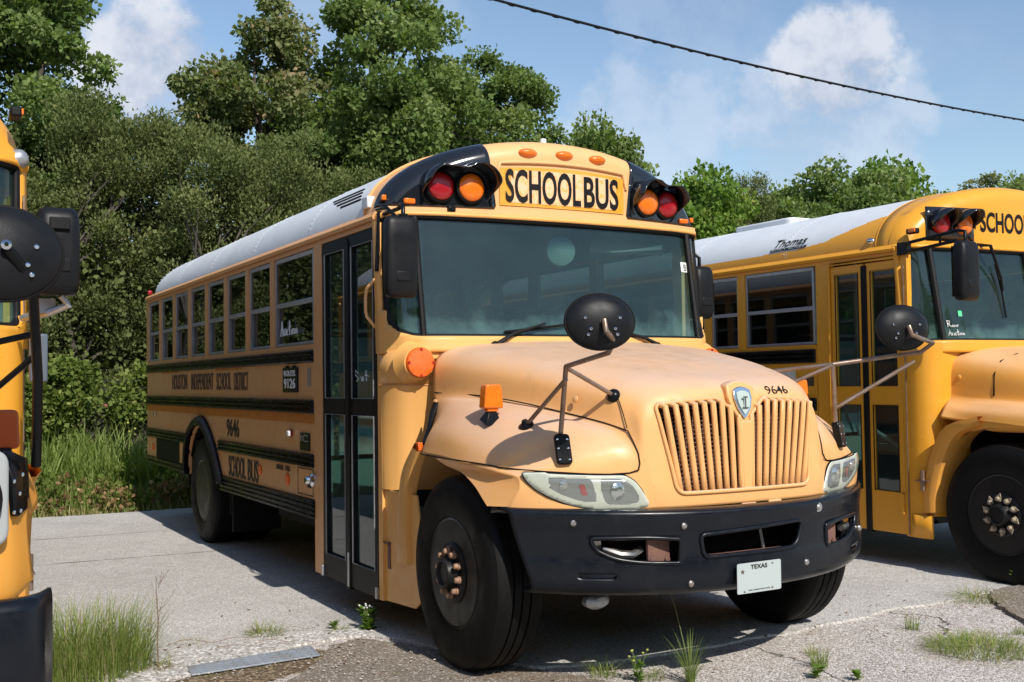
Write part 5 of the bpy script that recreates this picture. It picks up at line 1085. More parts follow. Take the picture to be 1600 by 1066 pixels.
# ------------------------------------------------------------------ ground
random.seed(7); rng = np.random.default_rng(11)
def gmat(name, cols, speck=(140, .5), stain=None, bump=.6, cracks=None, rough=.85, big=(.5, .25)):
    """cols: base, dark speck, light speck"""
    m = bpy.data.materials.new(name); m.use_nodes = True; t = m.node_tree; b = t.nodes['Principled BSDF']; b.inputs['Roughness'].default_value = rough
    b.inputs['Specular IOR Level'].default_value = .25
    L = t.links.new; co = t.nodes.new('ShaderNodeTexCoord').outputs['Object']
    def noise(s, d=5, r=.6, dist=0):
        n = t.nodes.new('ShaderNodeTexNoise'); n.inputs['Scale'].default_value = s; n.inputs['Detail'].default_value = d; n.inputs['Roughness'].default_value = r; n.inputs['Distortion'].default_value = dist; L(co, n.inputs['Vector']); return n.outputs[0]
    def mr(src, a, c, lo=0, hi=1):
        n = t.nodes.new('ShaderNodeMapRange'); n.inputs[1].default_value = a; n.inputs[2].default_value = c; n.inputs[3].default_value = lo; n.inputs[4].default_value = hi; L(src, n.inputs[0]); return n.outputs[0]
    def mix(f, a, c):
        x = t.nodes.new('ShaderNodeMixRGB'); L(f, x.inputs[0])
        for i, q in ((1, a), (2, c)):
            if isinstance(q, tuple): x.inputs[i].default_value = (*q, 1)
            else: L(q, x.inputs[i])
        return x.outputs[0]
    vo = t.nodes.new('ShaderNodeTexVoronoi'); vo.inputs['Scale'].default_value = speck[0]; L(co, vo.inputs['Vector'])
    sp = t.nodes.new('ShaderNodeSeparateColor'); L(vo.outputs['Color'], sp.inputs[0])
    c = mix(mr(noise(big[0], 6, .65), .38, .66), cols[0], tuple(q*(1-big[1]) for q in cols[0]))
    c = mix(mr(sp.outputs[0], 1-speck[1], 1-speck[1]+.05), c, cols[1])
    c = mix(mr(sp.outputs[1], 1-speck[1]*.8, 1-speck[1]*.8+.05), c, cols[2])
    c = mix(mr(noise(4.5, 8, .75), .50, .78, 0, .55), c, tuple(q*.6 for q in cols[0]))
    if stain:
        for s, lo, hi, col, amt in stain: c = mix(mr(noise(s, 7, .7, .6), lo, hi, 0, amt), c, col)
    h = mr(noise(60, 4, .7), .2, .8)
    vd = mr(vo.outputs['Distance'], 0, .7, 1, 0)
    ad = t.nodes.new('ShaderNodeMath'); ad.operation = 'MULTIPLY_ADD'; L(vd, ad.inputs[0]); ad.inputs[1].default_value = 1.0; L(h, ad.inputs[2]); hh = ad.outputs[0]
    if cracks:
        for s, wd in cracks:
            nv = t.nodes.new('ShaderNodeTexNoise'); nv.inputs['Scale'].default_value = 1.3; nv.inputs['Detail'].default_value = 6; L(co, nv.inputs['Vector'])
            va = t.nodes.new('ShaderNodeVectorMath'); va.operation = 'MULTIPLY_ADD'; L(nv.outputs['Color'], va.inputs[0]); va.inputs[1].default_value = (.6, .6, .6); L(co, va.inputs[2])
            v2 = t.nodes.new('ShaderNodeTexVoronoi'); v2.feature = 'DISTANCE_TO_EDGE'; v2.inputs['Scale'].default_value = s; L(va.outputs[0], v2.inputs['Vector'])
            k = mr(v2.outputs['Distance'], 0, wd, 1, 0); c = mix(k, c, (.09, .08, .06))
            s_ = t.nodes.new('ShaderNodeMath'); s_.operation = 'MULTIPLY_ADD'; L(k, s_.inputs[0]); s_.inputs[1].default_value = -4; L(hh, s_.inputs[2]); hh = s_.outputs[0]
    L(c, b.inputs['Base Color']); bp = t.nodes.new('ShaderNodeBump'); bp.inputs['Strength'].default_value = bump; bp.inputs['Distance'].default_value = .004; L(hh, bp.inputs['Height']); L(bp.outputs[0], b.inputs['Normal'])
    return m
M['concrete'] = gmat('exposed_aggregate_concrete', ((.52, .50, .47), (.29, .27, .25), (.68, .66, .63)), speck=(150, .32), bump=.45, stain=[(.35, .52, .75, (.36, .34, .31), .75), (1.3, .55, .75, (.31, .285, .25), .6), (5, .62, .8, (.24, .22, .19), .5)])
M['coarse'] = gmat('coarse_aggregate', ((.53, .475, .43), (.27, .225, .20), (.74, .71, .68)), speck=(120, .36), bump=.75, stain=[(1.2, .52, .72, (.38, .32, .26), .6), (5, .55, .75, (.30, .26, .21), .5)], cracks=[(.33, .0025)])
M['brownasphalt'] = gmat('worn_brown_asphalt', ((.28, .235, .19), (.14, .12, .10), (.50, .45, .40)), speck=(105, .20), bump=.9, stain=[(2.2, .5, .7, (.20, .14, .09), .8), (7, .62, .74, (.34, .29, .24), .6)])
M['soil'] = gmat('dry_soil', ((.20, .14, .09), (.10, .07, .045), (.34, .26, .17)), speck=(60, .4), bump=1, stain=[(1.5, .45, .7, (.10, .10, .04), .8)])
M['rubble'] = gmat('crumbled_pale_concrete', ((.55, .53, .50), (.34, .31, .28), (.75, .73, .70)), speck=(60, .35), bump=1)
def structure(o): o['kind'] = 'structure'; return o
def jag(P, step=.05, amp=.02, seed=1, ends=None):
    r = random.Random(seed); out = []; ph = [r.uniform(0, 6) for _ in range(6)]
    for i in range(len(P)):
        a = Vector(P[i]); b = Vector(P[(i+1) % len(P)]); L = (b-a).length; k = max(1, int(L/step)) if max(abs(a.x), abs(a.y), abs(b.x), abs(b.y)) < 13 else 1
        for j in range(k):
            q = a+(b-a)*j/k
            if k > 1: q += Vector((r.uniform(-1, 1)*amp+sin(q.x*5+ph[0])*amp, r.uniform(-1, 1)*amp+sin(q.x*9+ph[1])*amp*.8+sin(q.x*2.3+ph[2])*amp*1.5))
            out.append((q.x, q.y))
    return out
def sheet(name, P, z, m, thick=.006):
    mb = MB().prism(P, lambda p, d: (p[0], p[1], d), z-thick, z)
    me_o = obj(name, mb, m, ang=20); return structure(me_o)
g = MB().add([(-600, -300, -.05), (600, -300, -.05), (600, 900, -.05), (-600, 900, -.05)], [(0, 1, 2, 3)]); structure(obj('ground', g, 'soil', recalc=False))
sheet('coarse_apron', [(-60, -60), (60, -60), (60, 2.6), (-60, 2.6)], -.014, 'coarse', .03)
front = [(-60, 2.3), (-8, 2.3), (-3.2, 2.15), (-2.45, 1.98), (-2.1, 2.02), (-1.72, 1.98), (-1.38, 2.0), (-1.14, 1.66), (-.985, 1.05), (-.80, .72), (-.44, .62), (-.14, .58), (.74, .65), (1.3, .70), (1.87, .76), (2.45, .72), (2.7, .78), (3.4, .88), (12, .95), (60, 1.0)]
back = [(60, 9.9), (12, 9.75), (5, 9.65), (2, 9.6), (-1, 9.55), (-2.4, 9.6), (-6, 9.75), (-60, 9.9)]
sheet('concrete_lot', jag(front+back, .06, .016, 3), 0, 'concrete', .02)
sheet('asphalt_patch', jag([(-2.2, -.8), (-.9, -.9), (-.62, -.3), (-.60, .15), (-.70, .5), (-.86, .78), (-1.0, 1.08), (-1.16, 1.62), (-1.36, 1.90), (-1.60, 1.80), (-1.80, 1.45), (-2.05, 1.22), (-2.4, .8)], .04, .018, 5), -.009, 'brownasphalt', .004)
sheet('broken_slab', jag([(2.62, .60), (2.86, .74), (3.5, .84), (5, .88), (5, -.6), (2.3, -.5), (2.12, -.12), (2.34, .2)], .04, .016, 8), .012, 'brownasphalt', .03)
sheet('soil_patch', jag([(-2.9, 1.2), (-2.2, 1.15), (-1.82, 1.42), (-1.66, 1.60), (-1.68, 1.78), (-2.2, 1.62), (-2.5, 1.52), (-3.2, 1.6)], .04, .02, 9), -.0095, 'soil', .003)
sheet('crumbled_concrete', jag([(-2.75, 1.55), (-2.44, 1.60), (-2.42, 1.76), (-1.70, 1.90), (-1.30, 1.92), (-1.16, 1.98), (-1.30, 2.10), (-1.7, 2.14), (-2.2, 2.16), (-2.6, 2.06), (-2.9, 1.8)], .035, .02, 12), .004, 'rubble', .016)
# faint tar joints crossing the lot
for k, (ya, yb_) in enumerate(((5.9, 5.75), (7.6, 7.5))):
    xs_ = np.linspace(-9, 9, 120); r_ = random.Random(k)
    rows = [[(x, ya+(yb_-ya)*(x+9)/18+sin(x*1.7+k)*.02+r_.uniform(-.006, .006)+d, .0035) for d in (-.004-r_.uniform(0, .005), .004+r_.uniform(0, .005))] for x in xs_]
    structure(obj('joint_line', MB().grid(rows), 'brownasphalt', recalc=False))
# steel tread plate let into the ground
M['tread'] = mat('galvanised_tread_plate', (.36, .40, .45), .45, metal=.35, noise=(14, .7, (.26, .28, .31)), dirt=(6, .5, .7, (.28, .24, .18)))
PL = [Vector((-2.443, 1.545)), Vector((-1.722, 1.590)), Vector((-1.700, 1.825)), Vector((-2.425, 1.735))]
def plp(u, v): a = PL[0].lerp(PL[1], u); b = PL[3].lerp(PL[2], u); return a.lerp(b, v)
mb = MB().prism(rounded([(0, 0), (1, 0), (1, 1), (0, 1)], .03, 3), lambda p, d: (*plp(p[0], p[1]), d), -.002, .0065)
tp_ = tag(obj('cover_plate', mb, 'tread', bevel=.002), 'grey chequered steel plate lying in the ground beside the grass', 'drain cover')
tr = MB()
for i in range(26):
    for j in range(7):
        c = plp((i+.5+.5*(j % 2))/27, (j+.5)/7); s_ = 1 if (i+j) % 2 else -1
        tr.tube([(c.x-.009, c.y-.009*s_, .0065), (c.x+.009, c.y+.009*s_, .0065)], [.0028, .0028], 4)
o = obj('tread_pattern', tr, 'tread', tp_)
# loose stones
def stones(name, n, fn, smin, smax, m, seed):
    r = np.random.default_rng(seed); mb = MB(); ico = [(0, 0, 1), (.9, 0, .3), (.28, .85, .3), (-.72, .53, .3), (-.72, -.53, .3), (.28, -.85, .3), (0, 0, -.3)]
    fs = [(0, 1, 2), (0, 2, 3), (0, 3, 4), (0, 4, 5), (0, 5, 1), (6, 2, 1), (6, 3, 2), (6, 4, 3), (6, 5, 4), (6, 1, 5)]
    for _ in range(n):
        x, y, z = fn(r); s_ = smin+(smax-smin)*r.random()**3; a = r.random()*6.28; q = .6+.4*r.random(3)
        mb.add([(x+s_*(p[0]*cos(a)-p[1]*sin(a))*q[0], y+s_*(p[0]*sin(a)+p[1]*cos(a))*q[1], z+s_*.7*q[2]*(p[2]+.25)) for p in ico], fs)
    o = obj(name, mb, m, recalc=False, ang=20); o['kind'] = 'stuff'; return o
M['pebble'] = mat('pebbles', (.50, .45, .40), .8, noise=(40, .9, (.16, .12, .10)))
stones('loose_gravel', 5200, lambda r: (r.uniform(-3, 3.2), r.uniform(-.6, .9)+(.0), -.012), .002, .009, 'pebble', 1)
stones('loose_gravel', 1800, lambda r: (r.uniform(-3, -.9), r.uniform(1.0, 2.25), -.004), .003, .014, 'pebble', 2)
stones('loose_gravel', 900, lambda r: (r.uniform(-5, 3), 2.4+7*r.random()**1.5, .0), .003, .010, 'pebble', 3)

# ------------------------------------------------------------------ foliage
def leafmat(name, dark, mid, light, odd=None, trans=.35, rough=.5):
    m = bpy.data.materials.new(name); m.use_nodes = True; t = m.node_tree; t.nodes.clear(); L = t.links.new
    at = t.nodes.new('ShaderNodeAttribute'); at.attribute_name = 'tint'; r = t.nodes.new('ShaderNodeValToRGB'); L(at.outputs['Fac'], r.inputs[0])
    e = r.color_ramp.elements; e[0].position = 0; e[0].color = (*dark, 1); e[1].position = 1; e[1].color = (*(odd or light), 1)
    for p, c in ((.45, mid), (.88, light)): q = e.new(p); q.color = (*c, 1)
    b = t.nodes.new('ShaderNodeBsdfPrincipled'); b.inputs['Roughness'].default_value = .62; b.inputs['Specular IOR Level'].default_value = .16; L(r.outputs[0], b.inputs['Base Color'])
    tr_ = t.nodes.new('ShaderNodeBsdfTranslucent'); g_ = t.nodes.new('ShaderNodeMixRGB'); g_.blend_type = 'MULTIPLY'; g_.inputs[0].default_value = 1; g_.inputs[2].default_value = (1.3, 1.45, .5, 1); L(r.outputs[0], g_.inputs[1]); L(g_.outputs[0], tr_.inputs[0])
    mx = t.nodes.new('ShaderNodeMixShader'); mx.inputs[0].default_value = trans; L(b.outputs[0], mx.inputs[1]); L(tr_.outputs[0], mx.inputs[2]); o = t.nodes.new('ShaderNodeOutputMaterial'); L(mx.outputs[0], o.inputs[0]); return m
M['leaf_broad'] = leafmat('broad_leaves', (.050, .080, .020), (.125, .185, .052), (.205, .27, .09), (.30, .33, .16))
M['leaf_brownish'] = leafmat('turning_leaves', (.065, .090, .026), (.145, .185, .066), (.25, .26, .12), (.42, .29, .17))
M['leaf_cedar'] = leafmat('fine_grey_green_leaves', (.042, .058, .020), (.105, .130, .042), (.175, .20, .072), (.22, .23, .09), trans=.25)
M['leaf_bright'] = leafmat('bright_leaves', (.05, .10, .015), (.12, .21, .036), (.20, .30, .062), (.26, .30, .08))
M['leaf_vine'] = leafmat('vine_leaves', (.050, .075, .015), (.125, .170, .036), (.21, .26, .065), (.28, .30, .10))
M['bark'] = mat('grey_bark', (.075, .062, .05), .9, noise=(9, .8, (.04, .032, .026)), bump=(30, .8))
M['blade'] = leafmat('grass_blades', (.09, .125, .030), (.18, .245, .060), (.29, .35, .11), (.42, .36, .19), trans=.4)
M['drystem'] = mat('dry_stem', (.20, .13, .08), .9)
def cards(name, P, U, V, tint, m, parent=None):
    """rhombic folded leaves: P base, U length vector, V half width vector (n,3)"""
    n = len(P); nrm = np.cross(U, V); nrm /= (np.linalg.norm(nrm, axis=1, keepdims=True)+1e-9); w_ = np.linalg.norm(V, axis=1, keepdims=True)
    vs = np.empty((n, 4, 3)); vs[:, 0] = P; vs[:, 1] = P+U*.45+V+nrm*w_*.35; vs[:, 2] = P+U; vs[:, 3] = P+U*.45-V+nrm*w_*.35
    me = bpy.data.meshes.new(name); me.vertices.add(n*4); me.vertices.foreach_set('co', vs.ravel()); me.loops.add(n*4); me.loops.foreach_set('vertex_index', np.arange(n*4, dtype=np.int32))
    me.polygons.add(n); me.polygons.foreach_set('loop_start', np.arange(0, n*4, 4, dtype=np.int32)); me.update()
    a = me.attributes.new('tint', 'FLOAT', 'FACE'); a.data.foreach_set('value', np.clip(tint, 0, 1).astype(np.float32)); me.materials.append(M[m] if isinstance(m, str) else m)
    o = bpy.data.objects.new(name, me); C.objects.link(o)
    if parent: o.parent = parent
    return o
def unit(r, n): v = r.normal(size=(n, 3)); return v/np.linalg.norm(v, axis=1, keepdims=True)
def clumpleaves(r, cl, per, L, wr=.42, up_=.3, shell=.5):
    """cl (k,4+): centre, radius; returns arrays for cards"""
    k = len(cl); idx = np.repeat(np.arange(k), per); n = len(idx); d = unit(r, n); rad = (shell+(1-shell)*r.random(n)**.7)*cl[idx, 3]
    p = cl[idx, :3]+d*rad[:, None]*np.array([1, 1, .72])
    p += r.normal(size=(n, 3))*.05
    u = unit(r, n)*.8+d*.7+np.array([0, 0, -.15]); u /= np.linalg.norm(u, axis=1, keepdims=True)
    nn = unit(r, n)*.75+d*.35+np.array([0, 0, up_]); v = np.cross(u, nn); v /= np.linalg.norm(v, axis=1, keepdims=True)+1e-9
    l = L*(.45+1.0*r.random(n))[:, None]; ct = r.random(k)
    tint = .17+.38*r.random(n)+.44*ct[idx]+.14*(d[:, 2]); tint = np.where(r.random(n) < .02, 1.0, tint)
    return p, u*l, v*l*wr, tint
def tree(name, label, cat, loc, lobes, m, nclump, per, L, trunk_h, trunk_r, seed, group=None, crad=(.38, .75), wr=.42, shell=.35, limbs=16, stems=1, plume=0):
    """lobes: (x, y, z, rx, ry, rz) ellipsoids that make up the crown outline"""
    r = np.random.default_rng(seed); t = thing(name, label, cat, loc, group); lb = np.array(lobes, float); vol = lb[:, 3]*lb[:, 4]*lb[:, 5]; pick = r.choice(len(lb), nclump, p=vol**.8/np.sum(vol**.8))
    d = unit(r, nclump); q = (.35+.65*r.random(nclump)**.6)[:, None]; c = lb[pick, :3]+d*q*lb[pick, 3:6]; rad = crad[0]+(crad[1]-crad[0])*r.random(nclump); cl = np.column_stack([c, rad])
    P, U, V, T = clumpleaves(r, cl, per, L, wr, shell=shell)
    if plume: U = U*.6+np.array([0, 0, plume*L])
    cards('crown', P, U, V, T, m, t)
    bk = MB(); top = Vector((0, 0, trunk_h)); rr = random.Random(seed)
    for s_ in range(stems):
        ox, oy = (rr.uniform(-.5, .5), rr.uniform(-.4, .4)) if stems > 1 else (0, 0); pts = [(ox, oy, -.1)]; h = trunk_h*(.8+.3*rr.random())
        for i in range(1, 6): pts.append((ox*(1+i*.25)+rr.uniform(-.08, .08)*i*.5, oy*(1+i*.25)+rr.uniform(-.08, .08)*i*.5, h*i/5))
        bk.tube(pts, [trunk_r*(1.25 if i == 0 else 1-.12*i) for i in range(6)], 9); base = [Vector(p) for p in pts[2:]]
        for k in r.choice(nclump, min(limbs, nclump), replace=False):
            e = Vector(c[k]); b0 = min(base, key=lambda b: (b-e).length+abs(b.z-min(e.z-.8, h))*.6); mid = b0.lerp(e, .5)+Vector((rr.uniform(-.2, .2), rr.uniform(-.2, .2), rr.uniform(.05, .35)))
            bk.tube([b0, b0.lerp(mid, .5)+Vector((0, 0, .08)), mid, e], [trunk_r*.5, trunk_r*.38, trunk_r*.25, trunk_r*.08], 6)
    obj('trunk', bk, 'bark', t, recalc=False, ang=60); return t
def place(src, label, loc, rz, sc, group=None, name=None):
    c = copy_tree(src); c.location = loc; c.rotation_euler = (0, 0, rz); c.scale = sc; c['label'] = label
    if group: c['group'] = group
    return c
G1 = 'broadleaf trees beyond the fence'; G2 = 'fine-leaved trees behind the fence'
# broadleaf trees
tA = tree('broadleaf_tree', 'tall broadleaf tree filling the top left corner', 'tree', (-2.3, 17.5, 0), [(0, 0, 6.6, 2.0, 2, 2.2), (-.2, 0, 9.0, 1.7, 1.7, 1.5), (1.2, -.5, 5.2, 1.3, 1.3, 1.0), (-1.8, 0, 7.5, 1.4, 1.4, 1.6)], 'leaf_broad', 190, 430, .098, 5.5, .18, 21, G1, crad=(.28, .56))
tB = tree('broadleaf_tree', 'broadest broadleaf tree, directly behind the roof of the central bus', 'tree', (5.3, 17.3, 0), [(0, 0, 7.3, 1.75, 1.8, 2.6), (-.9, 0, 6.2, 1.3, 1.3, 2.0), (1.3, 0, 6.6, 1.3, 1.3, 2.0), (-.5, 0, 9.3, .7, .7, 1.0), (.6, 0, 9.5, .6, .6, .9), (0, 0, 4.5, 1.9, 1.6, 1.3)], 'leaf_broad', 215, 430, .098, 6.0, .20, 22, G1, crad=(.26, .52))
tC = tree('broadleaf_tree', 'broadleaf tree with some brown turning leaves, left of the broadest one', 'tree', (2.9, 18.4, 0), [(0, 0, 6.6, 1.5, 1.4, 1.9), (.3, 0, 8.6, .8, .8, 1.2), (-.9, 0, 7.4, .8, .8, .9), (.9, 0, 5.0, 1.2, 1.2, 1.4)], 'leaf_brownish', 150, 400, .095, 5.6, .16, 23, G1, crad=(.24, .48))
# fine-leaved (cedar-like)
tD = tree('cedar_tree', 'dark fine-leaved tree with a spiky grey-green top, left of the central bus', 'tree', (-.6, 14.2, 0), [(0, 0, 3.6, 1.4, 1.3, 2.0), (-.3, 0, 5.3, .75, .8, 1.3), (.8, 0, 5.0, .7, .8, 1.3), (.2, 0, 5.0, 1.0, .8, 1.1), (0, 0, 2.0, 1.7, 1.2, 1.4)], 'leaf_cedar', 170, 620, .062, 3.2, .07, 31, G2, crad=(.28, .52), wr=.30, shell=.15, stems=3, plume=.5)
tE = tree('cedar_tree', 'wide fine-leaved tree standing over the rear end of the central bus', 'tree', (1.15, 13.2, 0), [(0, 0, 3.5, 1.5, 1.3, 1.9), (-.7, 0, 4.6, .7, .7, .9), (.6, 0, 4.7, .8, .8, 1.0), (0, 0, 2.0, 1.8, 1.2, 1.4)], 'leaf_cedar', 160, 620, .062, 3.0, .07, 32, G2, crad=(.28, .52), wr=.30, shell=.15, stems=3, plume=.45)
# bushy shrub
tF = tree('leafy_shrub', 'bright green shrub showing just above the roof of the central bus', 'shrub', (3.4, 12.9, 0), [(0, 0, 2.6, 1.5, 1.0, 1.6), (.6, 0, 3.6, .9, .9, 1.2), (-.9, 0, 2.0, 1.1, .9, 1.3)], 'leaf_bright', 90, 300, .10, 2.6, .05, 41, 'shrubs along the fence', crad=(.32, .55), stems=3, limbs=8)
tG = tree('roadside_tree', 'rounded mid green tree above the gap between the central and right bus roofs', 'tree', (15.3, 17.6, 0), [(0, 0, 4.6, 2.0, 1.8, 1.7), (-1.3, 0, 5.2, 1.0, 1, 1.0), (1.0, 0, 5.4, 1.1, 1, 1.0), (0, 0, 3.0, 2.4, 1.8, 1.6)], 'leaf_broad', 180, 380, .105, 4.0, .12, 51, 'trees behind the right bus', crad=(.28, .55))
G3 = 'trees behind the right bus'
place(tB, 'shorter broadleaf tree right of the broadest one, beside open sky', (8.2, 17.6, 0), 2.1, (.90, .9, .87), G1)
place(tD, 'dark fine-leaved tree beside the golden bus at the left edge', (-2.7, 13.9, 0), 1.3, (1.05, 1, .86), G2)
place(tE, 'low fine-leaved tree hidden mostly by the roof of the central bus', (3.0, 15.0, 0), 2.4, (1, 1, .98), G2)
place(tG, 'far round tree showing between the central bus cap and open sky', (13.0, 20.6, 0), 1.0, (1.5, 1, 1.28), G3)
place(tF, 'lush bright green tree top right beside the black lamps of the central bus', (11.6, 14.6, 0), .5, (1.0, 1.1, 1.27), G3, name='roadside_tree')
place(tD, 'dark thin tree with a ragged spiky top, left of the widest rounded tree', (14.0, 16.2, 0), 2.0, (.8, .8, 1.02), G3)
place(tG, 'widest rounded tree above the roof of the right bus', (19.2, 18.6, 0), 2.6, (1.12, 1.1, 1.17), G3)
place(tF, 'small loose tree above the yellow cap of the right bus', (22.6, 18.2, 0), 2.2, (1.3, 1.2, 1.62), G3)
place(tG, 'leafy tree filling the skyline right of the widest rounded tree', (24.4, 19.4, 0), 4.0, (1.1, 1, 1.12), G3)
place(tC, 'thin tree farthest right along the skyline', (26.0, 18.4, 0), 1.2, (1, 1, .80), G3)
place(tG, 'low tree at the far right edge behind the right bus sign', (29.0, 18.6, 0), .4, (1.4, 1, 1.22), G3)
def woods(name, x0, x1, y0, y1, zlo, zhi, nclump, per, L, seed, m='leaf_broad'):
    r = np.random.default_rng(seed); x = r.uniform(x0, x1, nclump); y = r.uniform(y0, y1, nclump); h = zlo+(zhi-zlo)*(.5+.5*np.sin(x*.35+1)*np.sin(x*.13))*.6+(zhi-zlo)*.3*r.random(nclump)
    z = h*r.random(nclump)**.6; cl = np.column_stack([x, y, z, .8+.7*r.random(nclump)]); P, U, V, T = clumpleaves(r, cl, per, L)
    o = cards(name, P, U, V, T*.8, m); o['kind'] = 'stuff'; return o
woods('thicket', -14, 2.2, 13.8, 15.8, 3.2, 5.2, 520, 330, .085, 63, 'leaf_cedar')
woods('thicket', 2.2, 33, 13.8, 16.4, 1.8, 3.6, 560, 190, .12, 64, 'leaf_broad')
woods('distant_woods', -45, 75, 30, 38, 4.0, 7.0, 900, 170, .26, 61)
woods('distant_woods', -40, 34, -34, -27, 9.0, 12.5, 1500, 90, .42, 62)  # unseen trees behind the camera, added to darken what the windscreen reflects

# ------------------------------------------------------------------ chain-link fence with barbed wire
fe = thing('chain_link_fence', 'old chain-link fence with reddish top rail and barbed wire, half buried in vines', 'fence', (0, 12.3, 0))
M['rail'] = mat('rusty_fence_rail', (.30, .10, .075), .7, noise=(12, .6, (.18, .08, .06))); M['wire'] = mat('galvanised_wire', (.07, .07, .065), .6, metal=.3)
obj('top_rail', MB().tube([(x, 0, 1.25+.01*sin(x*.7)) for x in np.linspace(-9, 22, 40)], .026, 8), 'rail', fe)
for x in np.arange(-8.6, 22, 3.05):
    p = MB().tube([(x, .03, -.1), (x, .03, 1.30), (x, -.16, 1.62)], .024, 8); obj('fence_post', p, 'wire', fe)
for k, (y, z) in enumerate(((-.05, 1.38), (-.10, 1.48), (-.15, 1.58))):
    w1 = MB().tube([(x, y+.01*sin(x*3), z+.02*sin(x*1.03+k)) for x in np.linspace(-9, 22, 120)], .004, 4)
    for x in np.arange(-8.9, 22, .16): w1.tube([(x-.012, y, z-.02), (x+.012, y, z+.02)], .003, 3)
    obj('barbed_wire', w1, 'wire', fe, recalc=False)
ml = MB(); Hh = 1.22
for x in np.arange(-9-Hh, 22, .062):
    ml.tube([(x, 0, 0), (x+Hh*.9, 0, Hh)], .0022, 3); ml.tube([(x+Hh*.9, .003, 0), (x, .003, Hh)], .0022, 3)
obj('wire_mesh', ml, 'wire', fe, recalc=False)
# vines over the fence, each mound its own plant
def vine(label, x, y, lobes, n, seed, group='vine mounds covering the fence', m='leaf_vine', L=.062):
    r = np.random.default_rng(seed); t = thing('vine_mound', label, 'vine', (x, y, 0), group); lb = np.array(lobes, float); vol = lb[:, 3]*lb[:, 5]; pk = r.choice(len(lb), n, p=vol/vol.sum())
    c = lb[pk, :3]+unit(r, n)*(.5+.5*r.random(n))[:, None]*lb[pk, 3:6]; c[:, 2] = np.abs(c[:, 2])+.03; P, U, V, T = clumpleaves(r, np.column_stack([c, .12+.14*r.random(n)]), 140, L, .5, shell=.4); cards('foliage', P, U, V, T, m, t)
    st = MB(); rr = random.Random(seed)
    for _ in range(8): e = Vector(c[rr.randrange(n)]); st.tube([(rr.uniform(-.4, .4), .1, 0), (e.x*.5, e.y*.5, e.z*.6), tuple(e)], .008, 4)
    obj('stem', st, 'bark', t, recalc=False); return t
vine('leafy vine mound over the fence, beside the golden bus at the left edge', -2.15, 12.1, [(0, 0, .8, .70, .35, .75), (-.4, 0, 1.25, .5, .3, .5), (.45, 0, 1.5, .35, .3, .35)], 150, 71)
vine('leafy vine mound over the fence, reaching the rear corner of the central bus', -.35, 12.35, [(.1, 0, 1.62, .5, .3, .26), (.45, 0, 1.45, .3, .3, .3), (-.55, 0, 1.2, .16, .3, .5)], 60, 72)
r = np.random.default_rng(77); n = 520; x = r.uniform(-11, 17, n); k = (x < -2.8) | (x > 1.2); x = x[k]; n = len(x)
P, U, V, T = clumpleaves(r, np.column_stack([x, 12.2+r.normal(0, .2, n), 1.7*r.random(n)**1.2*(.75+.25*np.sin(x*1.3)), .14+.16*r.random(n)]), 80, .082, .5); o = cards('vine_cover', P, U, V, T, 'leaf_vine'); o['kind'] = 'stuff'
# ------------------------------------------------------------------ tall grass and weeds
def blades(name, P, h, lean, width, tint, m='blade', parent=None, seg=4, curl=1.0):
    """ribbons: P (n,3) roots, h (n,) length, lean (n,2) sideways drift of the tip"""
    n = len(P); ln = np.linalg.norm(lean, axis=1, keepdims=True)+1e-6; dr = lean/ln; side = np.column_stack([-dr[:, 1], dr[:, 0], np.zeros(n)]); vs = np.empty((n, seg+1, 2, 3))
    for i in range(seg+1):
        t = i/seg; q = P.copy(); q[:, :2] += lean*(t**1.8)*curl; q[:, 2] += h*(t-.28*(ln[:, 0]/np.maximum(h, .01))**1.0*t**2.5); wd = (width*(1-t)**.7*(.75+.6*t))[:, None]*side+1e-5
        vs[:, i, 0] = q-wd; vs[:, i, 1] = q+wd
    base = (np.arange(n)*(seg+1)*2)[:, None, None]; k = (np.arange(seg)*2)[None, :, None]; f = base+k+np.array([0, 1, 3, 2])[None, None, :]; f = f.reshape(-1, 4).astype(np.int32)
    me = bpy.data.meshes.new(name); me.vertices.add(n*(seg+1)*2); me.vertices.foreach_set('co', vs.ravel()); me.loops.add(f.size); me.loops.foreach_set('vertex_index', f.ravel()); me.polygons.add(len(f)); me.polygons.foreach_set('loop_start', np.arange(0, f.size, 4, dtype=np.int32)); me.update()
    a = me.attributes.new('tint', 'FLOAT', 'FACE'); a.data.foreach_set('value', np.repeat(np.clip(tint, 0, 1), seg).astype(np.float32)); me.materials.append(M[m]); me.polygons.foreach_set('use_smooth', [True]*len(f))
    o = bpy.data.objects.new(name, me); C.objects.link(o)
    if parent: o.parent = parent
    return o
def strip(name, n, x0, x1, y0, y1, h0, h1, wd, seed, tl=.1, th_=.85, lean=.35):
    r = np.random.default_rng(seed); x = r.uniform(x0, x1, n*2); y = r.uniform(y0, y1, n*2); k = (np.sin(x*2.1+y)+np.sin(x*.9-y*1.7+2)+np.sin(x*5.3+y*3)) > -1.1-1.2*r.random(n*2); x, y = x[k][:n], y[k][:n]; n = len(x)
    h = (h0+(h1-h0)*r.random(n)**1.3)*(.75+.25*np.sin(x*1.7+1)*np.cos(y*1.9)); a = r.uniform(0, 6.28, n); l = h*lean*(.3+1.2*r.random(n)); o = blades(name, np.column_stack([x, y, np.full(n, -.04)]), h, np.column_stack([np.cos(a)*l, np.sin(a)*l]), wd*(.6+.8*r.random(n)), tl+(th_-tl)*r.random(n)); o['kind'] = 'stuff'; return o
strip('tall_grass', 5200, -4.2, 1.6, 9.95, 11.0, .25, .70, .012, 80, .25, .9)
strip('tall_grass', 6200, -4.2, 1.6, 10.5, 11.9, .55, 1.30, .015, 81, .35, .92, .45)
strip('tall_grass', 9000, 1.6, 14, 9.95, 12.4, .3, .95, .011, 82, .2, .85)
